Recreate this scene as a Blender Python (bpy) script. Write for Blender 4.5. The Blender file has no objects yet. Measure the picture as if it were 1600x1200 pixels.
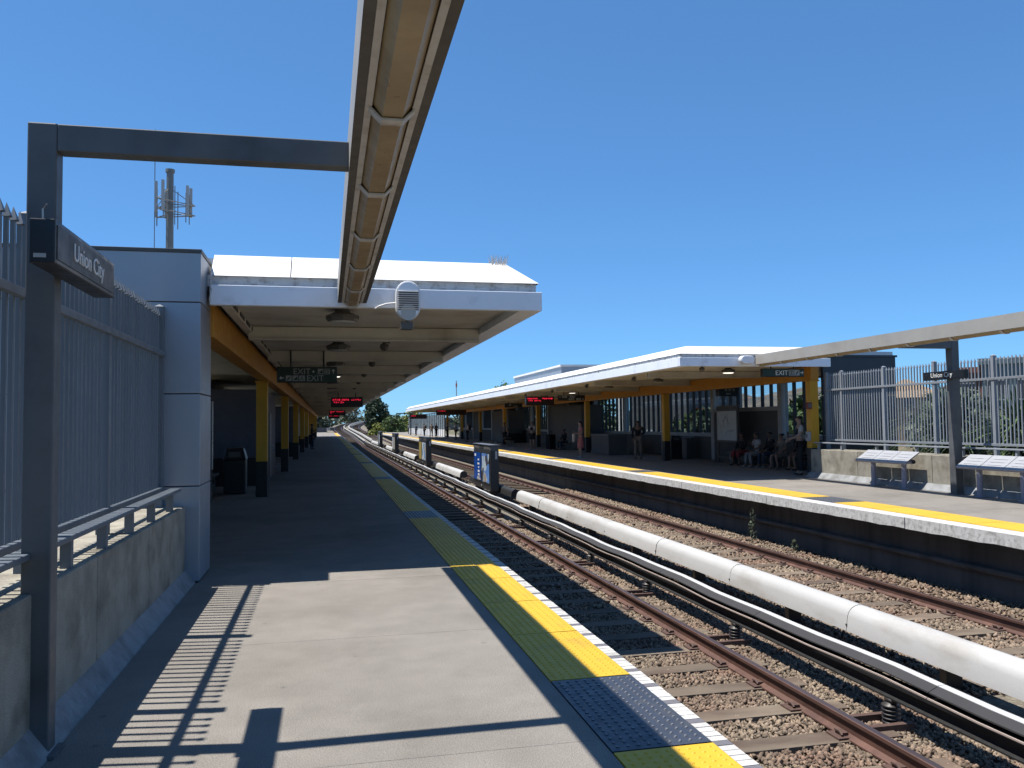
import bpy, bmesh, math, random
import numpy as np
from mathutils import Vector, Matrix, Euler, Quaternion

random.seed(7)
RNG = np.random.default_rng(11)
scene = bpy.context.scene
COL = scene.collection

# ------------------------------------------------------------------ camera
def camera_axes():
    f, vx, vy, roll = 1290.0, 511.0, 664.0, 0.012      # focal length in pixels of the 1600 px wide photo, vanishing point, roll
    c, s = math.cos(roll), math.sin(roll)
    dx, dy = vx - 800, vy - 600
    ux, uy = c * dx - s * dy, s * dx + c * dy
    p = math.atan(uy / f)
    th = math.atan(-ux * math.cos(p) / f)
    F = Vector((math.sin(th) * math.cos(p), math.cos(th) * math.cos(p), math.sin(p)))
    R = Vector((math.cos(th), -math.sin(th), 0))
    U = R.cross(F)
    R2 = c * R - s * U
    U2 = s * R + c * U
    return F, R2, U2
F_, R_, U_ = camera_axes()
cam_data = bpy.data.cameras.new('camera')
cam_data.sensor_fit = 'HORIZONTAL'
cam_data.sensor_width = 36.0
cam_data.lens = 36.0 * 1290.0 / 1600.0
cam_data.clip_start = 0.05
cam_data.clip_end = 20000
cam = bpy.data.objects.new('camera', cam_data)
COL.objects.link(cam)
rot = Matrix((R_, U_, -F_)).transposed()
cam.matrix_world = Matrix.Translation((0, 0, 1.7)) @ rot.to_4x4()
scene.camera = cam

# ------------------------------------------------------------------ sky and sun
SUN_DIR = Vector((-0.375, 0.065, 1.0)).normalized()
world = bpy.data.worlds.new('World')
scene.world = world
world.use_nodes = True
wn = world.node_tree
wn.nodes.clear()
wo = wn.nodes.new('ShaderNodeOutputWorld')
wb = wn.nodes.new('ShaderNodeBackground')
ws = wn.nodes.new('ShaderNodeTexSky')
ws.sky_type = 'NISHITA'
ws.sun_disc = False
ws.sun_elevation = math.asin(SUN_DIR.z)
ws.sun_rotation = math.atan2(SUN_DIR.x, SUN_DIR.y)
ws.altitude = 0
ws.air_density = 0.7
ws.dust_density = 0.15
ws.ozone_density = 10.0
wb.inputs['Strength'].default_value = 0.142
# the photograph's camera renders the clear sky as a more saturated, flatter blue: one tone curve and tint for the whole dome
wg = wn.nodes.new('ShaderNodeGamma'); wg.inputs['Gamma'].default_value = 0.66
wt = wn.nodes.new('ShaderNodeMix'); wt.data_type = 'RGBA'; wt.blend_type = 'MULTIPLY'; wt.inputs['Factor'].default_value = 1.0
wt.inputs['B'].default_value = (0.53, 0.89, 1.17, 1)
wn.links.new(ws.outputs[0], wg.inputs['Color'])
wn.links.new(wg.outputs[0], wt.inputs['A'])
wn.links.new(wt.outputs['Result'], wb.inputs['Color'])
wn.links.new(wb.outputs[0], wo.inputs['Surface'])
sun_data = bpy.data.lights.new('sun', 'SUN')
sun_data.energy = 5.0
sun_data.angle = math.radians(0.53)
sun_data.color = (1.0, 0.955, 0.88)
sun = bpy.data.objects.new('sun', sun_data)
COL.objects.link(sun)
sun.location = (-20, 10, 60)
sun.rotation_mode = 'QUATERNION'
sun.rotation_quaternion = SUN_DIR.to_track_quat('Z', 'Y')

scene.view_settings.view_transform = 'Standard'
scene.view_settings.look = 'None'
scene.view_settings.exposure = 0.85
scene.view_settings.gamma = 1.0
scene.view_settings.use_curve_mapping = False
scene.cycles.max_bounces = 6
scene.cycles.diffuse_bounces = 3
scene.cycles.transparent_max_bounces = 16

# ------------------------------------------------------------------ materials
MATS = {}
def srgb(r, g, b):
    f = lambda v: ((v / 255) / 12.92) if v / 255 <= 0.04045 else (((v / 255) + 0.055) / 1.055) ** 2.4
    return (f(r), f(g), f(b))

def mat(name, col, rough=0.6, metal=0.0, var=0.12, scale=3.0, col2=None, mix2=0.0, scale2=0.7,
        bump=0.0, bscale=60.0, speck=0.0, streak=None, spec=0.5, island=0.0, stretch=(1, 1, 1), k=0.54, spots=0.0, objrand=0.0):
    """procedural surface: base colour, brightness noise, second-colour stains, fine specks, vertical streaks, relief"""
    if name in MATS: return MATS[name]
    col = tuple(c * k for c in col)
    if col2 is not None: col2 = tuple(c * k for c in col2)
    if streak is not None: streak = (tuple(c * k for c in streak[0]), *streak[1:])
    m = bpy.data.materials.new(name)
    m.use_nodes = True
    nt = m.node_tree
    N, L = nt.nodes, nt.links
    b = N['Principled BSDF']
    b.inputs['Roughness'].default_value = rough
    b.inputs['Metallic'].default_value = metal
    b.inputs['Specular IOR Level'].default_value = spec
    g = N.new('ShaderNodeNewGeometry')
    mp = N.new('ShaderNodeMapping')
    mp.inputs['Scale'].default_value = stretch
    L.new(g.outputs['Position'], mp.inputs['Vector'])
    def noise(sc, det=4.0, vec=None, ro=0.6):
        n = N.new('ShaderNodeTexNoise')
        n.inputs['Scale'].default_value = sc
        n.inputs['Detail'].default_value = det
        n.inputs['Roughness'].default_value = ro
        L.new(vec if vec else mp.outputs[0], n.inputs['Vector'])
        return n.outputs['Fac']
    def mrange(v, a, b2, c, d):
        n = N.new('ShaderNodeMapRange')
        for i, q in enumerate((a, b2, c, d)): n.inputs[i + 1].default_value = q
        L.new(v, n.inputs[0]); return n.outputs[0]
    def mixc(fac, c1, c2, mode='MIX'):
        n = N.new('ShaderNodeMix'); n.data_type = 'RGBA'; n.blend_type = mode
        for sock, val in ((n.inputs['Factor'], fac), (n.inputs['A'], c1), (n.inputs['B'], c2)):
            if hasattr(val, 'links') or hasattr(val, 'is_linked'): L.new(val, sock)
            elif isinstance(val, (int, float)): sock.default_value = val
            else: sock.default_value = (*val[:3], 1)
        return n.outputs['Result']
    def mul(c, v):
        n = N.new('ShaderNodeVectorMath'); n.operation = 'SCALE'
        L.new(c, n.inputs[0]); L.new(v, n.inputs['Scale']); return n.outputs[0]
    cur = mixc(0.0, col, col)
    if col2 is not None:
        cur = mixc(mrange(noise(scale2, 5.0), 0.62 - mix2 * 0.5, 0.80 - mix2 * 0.3, 0, 1), col, col2)
    if streak is not None:
        sm = N.new('ShaderNodeMapping'); sm.inputs['Scale'].default_value = (1, 1, 0.06)
        L.new(g.outputs['Position'], sm.inputs['Vector'])
        cur = mixc(mrange(noise(streak[1], 3.0, sm.outputs[0]), 0.48, 0.75, 0, streak[2]), cur, streak[0])
    if var: cur = mul(cur, mrange(noise(scale, 5.0), 0.25, 0.75, 1 - var, 1 + var))
    if spots:
        vo = N.new('ShaderNodeTexVoronoi'); vo.inputs['Scale'].default_value = 4.2
        L.new(mp.outputs[0], vo.inputs['Vector'])
        gate = N.new('ShaderNodeMath'); gate.operation = 'GREATER_THAN'; gate.inputs[1].default_value = .55
        sepc = N.new('ShaderNodeSeparateColor'); L.new(vo.outputs['Color'], sepc.inputs[0]); L.new(sepc.outputs[0], gate.inputs[0])
        mm = N.new('ShaderNodeMath'); mm.operation = 'MULTIPLY'
        L.new(mrange(vo.outputs['Distance'], .055, .11, spots, 0), mm.inputs[0]); L.new(gate.outputs[0], mm.inputs[1])
        cur = mixc(mm.outputs[0], cur, (0.05, 0.047, 0.043))
    if speck: cur = mul(cur, mrange(noise(140.0, 2.0), 0.3, 0.7, 1 - speck, 1 + speck))
    if island:
        cur = mul(cur, mrange(g.outputs['Random Per Island'], 0, 1, 1 - island, 1 + island))
    if objrand:
        oi = N.new('ShaderNodeObjectInfo')
        cur = mul(cur, mrange(oi.outputs['Random'], 0, 1, 1 - objrand, 1 + objrand))
    L.new(cur, b.inputs['Base Color'])
    if bump:
        bn = N.new('ShaderNodeBump'); bn.inputs['Strength'].default_value = bump
        bn.inputs['Distance'].default_value = 0.01
        L.new(noise(bscale, 4.0), bn.inputs['Height']); L.new(bn.outputs[0], b.inputs['Normal'])
    if rough < 0.75:
        L.new(mrange(noise(scale * 3, 3.0), 0.3, 0.7, max(0.03, rough - 0.08), min(1, rough + 0.1)), b.inputs['Roughness'])
    MATS[name] = m
    return m

def emis(name, col, strength):
    strength *= 0.68
    if name in MATS: return MATS[name]
    m = bpy.data.materials.new(name); m.use_nodes = True
    b = m.node_tree.nodes['Principled BSDF']
    b.inputs['Base Color'].default_value = (*col, 1)
    b.inputs['Emission Color'].default_value = (*col, 1)
    b.inputs['Emission Strength'].default_value = strength
    MATS[name] = m
    return m

def glassmat(name, tint, rough=0.03):
    if name in MATS: return MATS[name]
    m = bpy.data.materials.new(name); m.use_nodes = True
    nt = m.node_tree; nt.nodes.clear()
    o = nt.nodes.new('ShaderNodeOutputMaterial'); mx = nt.nodes.new('ShaderNodeMixShader')
    t = nt.nodes.new('ShaderNodeBsdfTransparent'); t.inputs[0].default_value = (*tint, 1)
    gl = nt.nodes.new('ShaderNodeBsdfGlossy'); gl.inputs['Roughness'].default_value = rough
    fr = nt.nodes.new('ShaderNodeFresnel'); fr.inputs[0].default_value = 1.45
    ge = nt.nodes.new('ShaderNodeNewGeometry'); sb = nt.nodes.new('ShaderNodeMath'); sb.operation = 'SUBTRACT'; sb.inputs[0].default_value = 1.0
    ml = nt.nodes.new('ShaderNodeMath'); ml.operation = 'MULTIPLY'            # the rear face of a thin pane adds no second reflection
    nt.links.new(ge.outputs['Backfacing'], sb.inputs[1]); nt.links.new(sb.outputs[0], ml.inputs[0]); nt.links.new(fr.outputs[0], ml.inputs[1])
    nt.links.new(ml.outputs[0], mx.inputs[0]); nt.links.new(t.outputs[0], mx.inputs[1])
    nt.links.new(gl.outputs[0], mx.inputs[2]); nt.links.new(mx.outputs[0], o.inputs[0])
    MATS[name] = m
    return m

M_floor = mat('platform concrete', (0.335, 0.305, 0.27), 0.9, var=0.11, scale=3.5, col2=(0.255, 0.23, 0.20), mix2=0.4, scale2=0.6, bump=0.6, bscale=120, speck=0.40, spots=0.45, objrand=0.035)
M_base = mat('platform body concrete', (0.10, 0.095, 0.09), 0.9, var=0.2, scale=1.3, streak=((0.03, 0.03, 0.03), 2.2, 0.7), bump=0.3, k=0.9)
M_wall = mat('parapet concrete', (0.36, 0.335, 0.275), 0.9, var=0.24, scale=3.2, col2=(0.19, 0.165, 0.125), mix2=0.32, scale2=2.6, bump=0.6, bscale=60, speck=0.32, streak=((0.19, 0.17, 0.13), 4.5, 0.5), objrand=0.06, k=0.7)
M_curb = mat('painted kerb fillet', (0.40, 0.41, 0.42), 0.85, var=0.16, scale=5, col2=(0.22, 0.22, 0.215), mix2=0.3, scale2=3.4, bump=0.4, speck=0.12, streak=((0.2, 0.2, 0.195), 7.0, 0.4))
M_fence = mat('grey fence paint', (0.17, 0.20, 0.235), 0.42, var=0.06, scale=2, spec=0.5, objrand=0.08, k=0.62)
M_fence_lit = mat('sunlit grey fence paint', (0.33, 0.36, 0.40), 0.42, var=0.06, scale=2, objrand=0.08, k=0.62)  # lighter copy of the fence paint: sunlight on the far side put into its colour
M_post = mat('dark grey gantry paint', (0.115, 0.125, 0.135), 0.5, var=0.14, scale=2.4, col2=(0.07, 0.075, 0.08), mix2=0.3, scale2=2.0, streak=((0.17, 0.15, 0.125), 5.0, 0.3), k=0.72)
M_housing = mat('grey trough paint', (0.42, 0.40, 0.365), 0.55, var=0.08, scale=2, col2=(0.34, 0.3, 0.25), mix2=0.2, streak=((0.33, 0.3, 0.26), 2.0, 0.35), k=0.696)
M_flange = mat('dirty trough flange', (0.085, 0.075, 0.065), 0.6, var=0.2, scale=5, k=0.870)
M_frame = mat('white trough frame', (0.62, 0.60, 0.58), 0.5, var=0.1, scale=8, col2=(0.35, 0.3, 0.25), mix2=0.2, scale2=5, k=0.739)
M_white = mat('white roof metal', (0.82, 0.82, 0.82), 0.5, var=0.04, scale=1.2, col2=(0.66, 0.65, 0.63), mix2=0.18, scale2=0.8, k=0.739)
M_fascia = mat('pale grey fascia metal', (0.74, 0.76, 0.80), 0.38, var=0.05, scale=1.5, col2=(0.55, 0.55, 0.55), mix2=0.1, scale2=2.5, k=1.05)
M_gutter = mat('grimy roof ledge', (0.66, 0.66, 0.65), 0.7, var=0.12, scale=6, col2=(0.30, 0.24, 0.21), mix2=0.25, scale2=9, k=.85)
M_clad = mat('grey metal cladding', (0.40, 0.44, 0.50), 0.42, metal=0.45, var=0.03, scale=0.6, k=0.696)
M_seam = mat('dark cladding seam', (0.02, 0.022, 0.025), 0.8, var=0.1)
M_soffit = mat('beige soffit paint', (0.46, 0.43, 0.37), 0.7, var=0.08, scale=1.5, col2=(0.32, 0.28, 0.23), mix2=0.25, scale2=1.2, k=1.2, objrand=0.04)
M_yellow = mat('mustard column paint', (0.72, 0.38, 0.025), 0.5, var=0.08, scale=2.0, k=0.72)
M_beamy = mat('orange beam paint', (0.66, 0.29, 0.02), 0.5, var=0.08, scale=2.0, k=0.66)
M_black = mat('black column base paint', (0.018, 0.018, 0.019), 0.5, var=0.2, scale=4)
M_tacy = mat('yellow tactile tile', (0.82, 0.50, 0.022), 0.55, var=0.05, scale=5, col2=(0.62, 0.38, 0.04), mix2=0.15, scale2=3.0, k=0.592, objrand=0.05)
M_tack = mat('dark blue tactile tile', (0.055, 0.065, 0.09), 0.45, var=0.1, scale=5, col2=(0.1, 0.1, 0.1), mix2=0.15, scale2=6.0)
M_dome = mat('worn tactile dome tops', (0.30, 0.32, 0.36), 0.4, var=0.2, scale=30)
M_nosew = mat('white nosing tile', (0.72, 0.70, 0.66), 0.6, var=0.12, scale=14, col2=(0.45, 0.42, 0.38), mix2=0.2, scale2=8, k=0.592, objrand=0.12)
M_noseg = mat('grey nosing tile', (0.20, 0.19, 0.21), 0.6, var=0.15, scale=14)
M_grout = mat('dark tile grout', (0.07, 0.065, 0.06), 0.9, var=0.2, scale=9)
M_edgew = mat('worn white edge paint', (0.70, 0.69, 0.67), 0.8, var=0.16, scale=5, col2=(0.34, 0.32, 0.30), mix2=0.28, scale2=14, speck=0.16, bump=0.4, streak=((0.36, 0.34, 0.31), 5.0, 0.6), k=0.652)
M_rail = mat('rusty rail steel', (0.135, 0.068, 0.052), 0.62, metal=0.2, var=0.2, scale=6, col2=(0.20, 0.10, 0.075), mix2=0.4, scale2=2.0)
M_railtop = mat('worn rail head', (0.21, 0.15, 0.14), 0.4, metal=0.7, var=0.15, scale=4, stretch=(1, 0.1, 1))
M_clip = mat('rusty rail clip', (0.12, 0.065, 0.05), 0.75, var=0.25, scale=20)
M_sleep = mat('weathered sleeper', (0.235, 0.185, 0.135), 0.95, var=0.22, scale=5, col2=(0.14, 0.09, 0.065), mix2=0.4, scale2=2.4, bump=0.5, bscale=40, stretch=(0.35, 1, 1), objrand=0.22)
M_bed = mat('ballast bed', (0.20, 0.165, 0.125), 0.95, var=0.35, scale=16, col2=(0.30, 0.27, 0.20), mix2=0.4, scale2=22, bump=1.0, bscale=34, speck=0.35)
M_stone = mat('ballast stone', (0.26, 0.20, 0.145), 0.95, var=0.22, scale=1.2, island=0.5, col2=(0.2, 0.12, 0.085), mix2=0.35, scale2=0.8, k=0.66)
M_pipe = mat('white duct paint', (0.76, 0.755, 0.745), 0.6, var=0.04, scale=2.5, col2=(0.60, 0.57, 0.53), mix2=0.22, scale2=2.6, speck=0.06, stretch=(1, .35, 1), objrand=0.04, k=0.47)
M_cover = mat('grey cover board', (0.045, 0.043, 0.046), 0.85, var=0.12, scale=4)
M_coverw = mat('white cover board', (0.78, 0.78, 0.77), 0.5, var=0.05, scale=3, k=0.52)
M_lip = mat('pinkish board lip', (0.55, 0.45, 0.40), 0.6, var=0.1, scale=6)
M_rubber = mat('black rubber', (0.014, 0.014, 0.015), 0.6, var=0.2, scale=5)
M_insul = mat('black ribbed insulator', (0.045, 0.038, 0.036), 0.5, var=0.2, scale=15)
M_diff = mat('aged brown diffuser', (0.33, 0.235, 0.125), 0.35, var=0.12, scale=3, col2=(0.42, 0.32, 0.18), mix2=0.45, scale2=1.6, streak=((0.26, 0.15, 0.06), 7.0, 0.4), k=0.783)
M_green = mat('dark green sign face', (0.012, 0.05, 0.035), 0.45, var=0.05)
M_signk = mat('black sign casing', (0.014, 0.014, 0.016), 0.35, var=0.1)
M_signg = mat('grey sign face', (0.10, 0.105, 0.11), 0.5, var=0.05)
M_text = mat('white lettering', (0.78, 0.78, 0.78), 0.5, var=0.02, k=0.783)
M_dim = mat('pale pictogram tile', (0.55, 0.56, 0.55), 0.5, var=0.05)
M_led = emis('red LED text', (1.0, 0.02, 0.07), 0.85)
M_ledoff = mat('LED board face', (0.03, 0.006, 0.008), 0.4, var=0.05)
M_lampg = mat('grey soffit lamp', (0.16, 0.15, 0.14), 0.5, var=0.1, scale=8)
M_lens = mat('frosted lamp lens', (0.75, 0.74, 0.7), 0.4, var=0.05)
M_lit = emis('lit lamp lens', (1.0, 0.95, 0.85), 1.2)
M_glass = glassmat('window glass', (0.80, 0.84, 0.86))
M_glassb = mat('sky toned windscreen glass', (0.34, 0.42, 0.48), 0.2, var=0.08, scale=0.7)  # sky reflection painted in as an opaque pale pane colour
M_mull = mat('dark window mullion', (0.05, 0.055, 0.065), 0.5, var=0.1)
M_mullw = mat('pale window mullion', (0.45, 0.46, 0.46), 0.5, var=0.08, k=0.696)
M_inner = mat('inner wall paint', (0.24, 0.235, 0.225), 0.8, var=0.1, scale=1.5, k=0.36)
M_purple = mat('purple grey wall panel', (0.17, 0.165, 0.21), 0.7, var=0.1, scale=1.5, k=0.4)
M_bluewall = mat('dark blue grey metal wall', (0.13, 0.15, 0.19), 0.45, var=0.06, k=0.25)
M_kiosk = mat('charcoal kiosk metal', (0.05, 0.05, 0.052), 0.4, var=0.1, scale=5)
M_kioskt = mat('grey kiosk top', (0.16, 0.165, 0.17), 0.4, var=0.1, scale=5)
M_steel = mat('brushed steel', (0.45, 0.46, 0.47), 0.3, metal=0.9, var=0.08, k=0.696)
M_bench = mat('pale grey bench metal', (0.55, 0.56, 0.60), 0.45, var=0.05, k=0.5)
M_benchl = mat('lilac grey bench leg', (0.40, 0.40, 0.50), 0.45, var=0.05)
M_slot = mat('bench slot dark', (0.06, 0.06, 0.07), 0.8)
M_bin = mat('black litter bin', (0.02, 0.02, 0.022), 0.4, var=0.1)
M_paper = mat('map paper', (0.60, 0.64, 0.62), 0.5, var=0.05, k=0.696)
M_mapline = mat('map line ink', (0.12, 0.16, 0.18), 0.6)
M_ground = mat('dry ground', (0.25, 0.20, 0.12), 0.95, var=0.25, scale=0.05, col2=(0.12, 0.13, 0.05), mix2=0.5, scale2=0.02)
M_hill = mat('dry grass hill', (0.30, 0.215, 0.145), 0.95, var=0.15, scale=0.004, col2=(0.085, 0.09, 0.07), mix2=0.62, scale2=0.0055)
M_dirt = mat('brown embankment', (0.22, 0.17, 0.12), 0.95, var=0.25, scale=0.7)
M_bark = mat('bark', (0.10, 0.075, 0.055), 0.9, var=0.2, scale=6, bump=0.5)
M_mast = mat('galvanised mast', (0.30, 0.30, 0.29), 0.5, metal=0.3, var=0.1)
M_ant = mat('pale antenna panel', (0.62, 0.64, 0.66), 0.5, var=0.05)
M_redroof = mat('red brown tiles', (0.36, 0.12, 0.075), 0.8, var=0.15, scale=3)
M_teal = mat('blue green cladding', (0.16, 0.23, 0.26), 0.6, var=0.1)
M_tan = mat('tan stucco', (0.52, 0.38, 0.25), 0.85, var=0.08, k=0.42)

def leafmat(name, c, var=0.45):
    m = mat(name, c, 0.7, var=0.15, scale=0.9, island=var, spec=0.3, k=1.0)
    return m
M_leafd = leafmat('dark evergreen leaf', (0.035, 0.055, 0.03))
M_leafm = leafmat('mid green leaf', (0.06, 0.095, 0.03))
M_leafy = leafmat('yellow green leaf', (0.15, 0.17, 0.035))
M_leafg = leafmat('grey green leaf', (0.09, 0.105, 0.07))
M_leaftan = leafmat('dry straw', (0.30, 0.23, 0.14), 0.4)

# ------------------------------------------------------------------ mesh builder
class MB:
    def __init__(s): s.v = []; s.f = []; s.m = []
    def add(s, vs, fs, mi=0):
        o = len(s.v); s.v += [tuple(p) for p in vs]
        for f in fs: s.f.append(tuple(i + o for i in f)); s.m.append(mi)
        return s
    def box(s, x0, x1, y0, y1, z0, z1, mi=0):
        vs = [(x0, y0, z0), (x1, y0, z0), (x1, y1, z0), (x0, y1, z0), (x0, y0, z1), (x1, y0, z1), (x1, y1, z1), (x0, y1, z1)]
        return s.add(vs, [(0, 3, 2, 1), (4, 5, 6, 7), (0, 1, 5, 4), (1, 2, 6, 5), (2, 3, 7, 6), (3, 0, 4, 7)], mi)
    def hexa(s, vs, mi=0):
        return s.add(vs, [(0, 3, 2, 1), (4, 5, 6, 7), (0, 1, 5, 4), (1, 2, 6, 5), (2, 3, 7, 6), (3, 0, 4, 7)], mi)
    def prism(s, poly, axis, a, b, mi=0, caps=True):
        """poly: list of 2D points. axis y: (x,z); axis x: (y,z); axis z: (x,y)"""
        n = len(poly)
        def P(p, t):
            return (p[0], t, p[1]) if axis == 'y' else (t, p[0], p[1]) if axis == 'x' else (p[0], p[1], t)
        vs = [P(p, a) for p in poly] + [P(p, b) for p in poly]
        fs = [(i, (i + 1) % n, (i + 1) % n + n, i + n) for i in range(n)]
        if caps: fs += [tuple(range(n))[::-1], tuple(range(n, 2 * n))]
        return s.add(vs, fs, mi)
    def tube(s, pts, r, n=8, mi=0, caps=True, r1=None):
        pts = [Vector(p) for p in pts]
        rings = []
        for i, p in enumerate(pts):
            d = (pts[min(i + 1, len(pts) - 1)] - pts[max(i - 1, 0)]).normalized()
            a = d.cross(Vector((0, 0, 1)) if abs(d.z) < 0.95 else Vector((1, 0, 0))).normalized()
            b = d.cross(a)
            t = i / max(1, len(pts) - 1)
            rr = r if r1 is None else r + (r1 - r) * t
            rings.append([p + a * math.cos(k * 2 * math.pi / n) * rr + b * math.sin(k * 2 * math.pi / n) * rr for k in range(n)])
        vs = [q for g in rings for q in g]
        fs = []
        for i in range(len(pts) - 1):
            for k in range(n):
                fs.append((i * n + k, i * n + (k + 1) % n, (i + 1) * n + (k + 1) % n, (i + 1) * n + k))
        if caps: fs += [tuple(range(n))[::-1], tuple(range((len(pts) - 1) * n, len(pts) * n))]
        return s.add(vs, fs, mi)
    def lathe(s, prof, c=(0, 0), n=16, mi=0):
        vs = []
        for r, z in prof:
            for k in range(n):
                a = 2 * math.pi * k / n
                vs.append((c[0] + r * math.cos(a), c[1] + r * math.sin(a), z))
        fs = []
        for i in range(len(prof) - 1):
            for k in range(n):
                fs.append((i * n + k, i * n + (k + 1) % n, (i + 1) * n + (k + 1) % n, (i + 1) * n + k))
        fs += [tuple(range(n))[::-1], tuple(range((len(prof) - 1) * n, len(prof) * n))]
        return s.add(vs, fs, mi)
    def mesh(s, name, mats):
        me = bpy.data.meshes.new(name)
        me.from_pydata(s.v, [], s.f)
        for m in (mats if isinstance(mats, (list, tuple)) else [mats]): me.materials.append(m)
        if any(s.m): me.polygons.foreach_set('material_index', s.m)
        bm = bmesh.new(); bm.from_mesh(me)
        bmesh.ops.recalc_face_normals(bm, faces=bm.faces)
        bm.to_mesh(me); bm.free()
        me.update()
        return me

def inst(name, me, parent=None, loc=(0, 0, 0), rz=0.0, **props):
    o = bpy.data.objects.new(name, me)
    COL.objects.link(o)
    o.location = loc
    if rz: o.rotation_euler = (0, 0, rz)
    if parent: o.parent = parent
    for k, v in props.items(): o[k] = v
    return o

def build(name, mb, mats, parent=None, loc=(0, 0, 0), rz=0.0, smooth=False, bevel=0.0, **props):
    me = mb.mesh(name, mats)
    if smooth:
        me.polygons.foreach_set('use_smooth', [True] * len(me.polygons))
        try: me.set_sharp_from_angle(angle=math.radians(38))
        except Exception: pass
    o = inst(name, me, parent, loc, rz, **props)
    if bevel:
        bv = o.modifiers.new('bevel', 'BEVEL'); bv.width = bevel; bv.segments = 2; bv.limit_method = 'ANGLE'
    return o

def thing(name, label, cat, loc=(0, 0, 0), rz=0.0, group=None):
    o = bpy.data.objects.new(name, None)
    o.empty_display_size = 0.2
    COL.objects.link(o)
    o.location = loc
    o.rotation_euler = (0, 0, rz)
    o['label'] = label; o['category'] = cat
    if group: o['group'] = group
    return o

def tag(o, label, cat, group=None):
    o['label'] = label; o['category'] = cat
    if group: o['group'] = group
    return o

def text_mesh(txt, size, depth=0.004, align='LEFT'):
    cu = bpy.data.curves.new('lettering', 'FONT')
    cu.body = txt; cu.size = size; cu.extrude = depth; cu.align_x = align; cu.resolution_u = 3
    ob = bpy.data.objects.new('lettering', cu)
    COL.objects.link(ob)
    bpy.context.view_layer.update()
    me = bpy.data.meshes.new_from_object(ob.evaluated_get(bpy.context.evaluated_depsgraph_get()))
    bpy.data.objects.remove(ob); bpy.data.curves.remove(cu)
    return me

def lettering(txt, size, parent, loc, rot, material, align='LEFT', name='lettering', sx=1.0):
    me = text_mesh(txt, size, 0.003, align)
    me.materials.clear(); me.materials.append(material)
    o = inst(name, me, parent, loc)
    o.rotation_euler = rot
    o.scale = (sx, 1, 1)
    return o
RX = math.pi / 2
FACE_NEG_Y = (RX, 0, 0)                  # lettering that faces the camera along -Y
FACE_POS_X = (RX, 0, RX)                 # lettering that faces +X
FACE_NEG_X = (RX, 0, -RX)
# ================================================================== SETTING
EL, ER = 2.08, 9.65            # platform edges
PEND = 195.0                   # far end of the platforms
Z_RAIL = -1.0
Z_BED = -1.235

# ---- ground sheet to the horizon
g = MB(); n = 24
xs = [-9000, -3000, -900, -300, -60, -12, 24, 80, 300, 900, 3000, 9000]
ys = [-300, -40, 0, 60, 130, 200, 400, 900, 2500, 9000]
g.add([(x, y, -1.42) for y in ys for x in xs], [(j * len(xs) + i, j * len(xs) + i + 1, (j + 1) * len(xs) + i + 1, (j + 1) * len(xs) + i) for j in range(len(ys) - 1) for i in range(len(xs) - 1)])
build('ground', g, M_ground, kind='structure')

# ---- track alignment: straight through the station, then a rise with a long bend to the right
def alignment():
    pts = []; x, y, z, h = 0.0, -6.0, 0.0, 0.0
    s = -6.0; ds = 3.0
    while s < 560:
        pts.append((x, y, z, h))
        if 120 < s < 165: h -= 0.026 / 45 * ds
        elif 190 < s < 520: h += ds / 430.0
        x += math.sin(h) * ds; y += math.cos(h) * ds
        if s > 100: z += 0.022 * min(1.0, (s - 100) / 40.0) * ds * (1 if s < 330 else max(0, 1 - (s - 330) / 60))
        s += ds
    return pts
AL = alignment()
def sweep(mb, poly, i0=0, i1=None, mi=0, skip_straight=True):
    """poly in (x offset from the platform origin, z); follow the alignment"""
    P = AL[i0:i1]
    if skip_straight:
        k = [i for i, p in enumerate(P) if p[3] != 0 or p[2] != 0]
        k0 = max(0, (k[0] if k else len(P)) - 1)
        P = [P[0]] + P[max(1, k0):] if k0 > 1 else P
    n = len(poly); vs = []; fs = []
    for (x, y, z, h) in P:
        c, s = math.cos(h), math.sin(h)
        for (px, pz) in poly: vs.append((x + px * c, y - px * s, z + pz))
    for i in range(len(P) - 1):
        for k in range(n): fs.append((i * n + k, i * n + (k + 1) % n, (i + 1) * n + (k + 1) % n, (i + 1) * n + k))
    fs += [tuple(range(n))[::-1], tuple(range((len(P) - 1) * n, len(P) * n))]
    return mb.add(vs, fs, mi)
def track_x(px, y):
    best = min(AL, key=lambda p: abs(p[1] - y))
    return best[0] + px * math.cos(best[3]), best[2]

bed = MB()
sweep(bed, [(1.2, -1.40), (10.9, -1.40), (10.9, Z_BED), (1.2, Z_BED)])
build('trackbed', bed, M_bed, kind='structure')
emb = MB()
i0 = next(i for i, p in enumerate(AL) if p[1] > 196)
sweep(emb, [(-1.5, -8.0), (13.5, -8.0), (11.2, -1.3), (0.9, -1.3)], i0)
build('embankment', emb, M_dirt, kind='structure')

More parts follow.
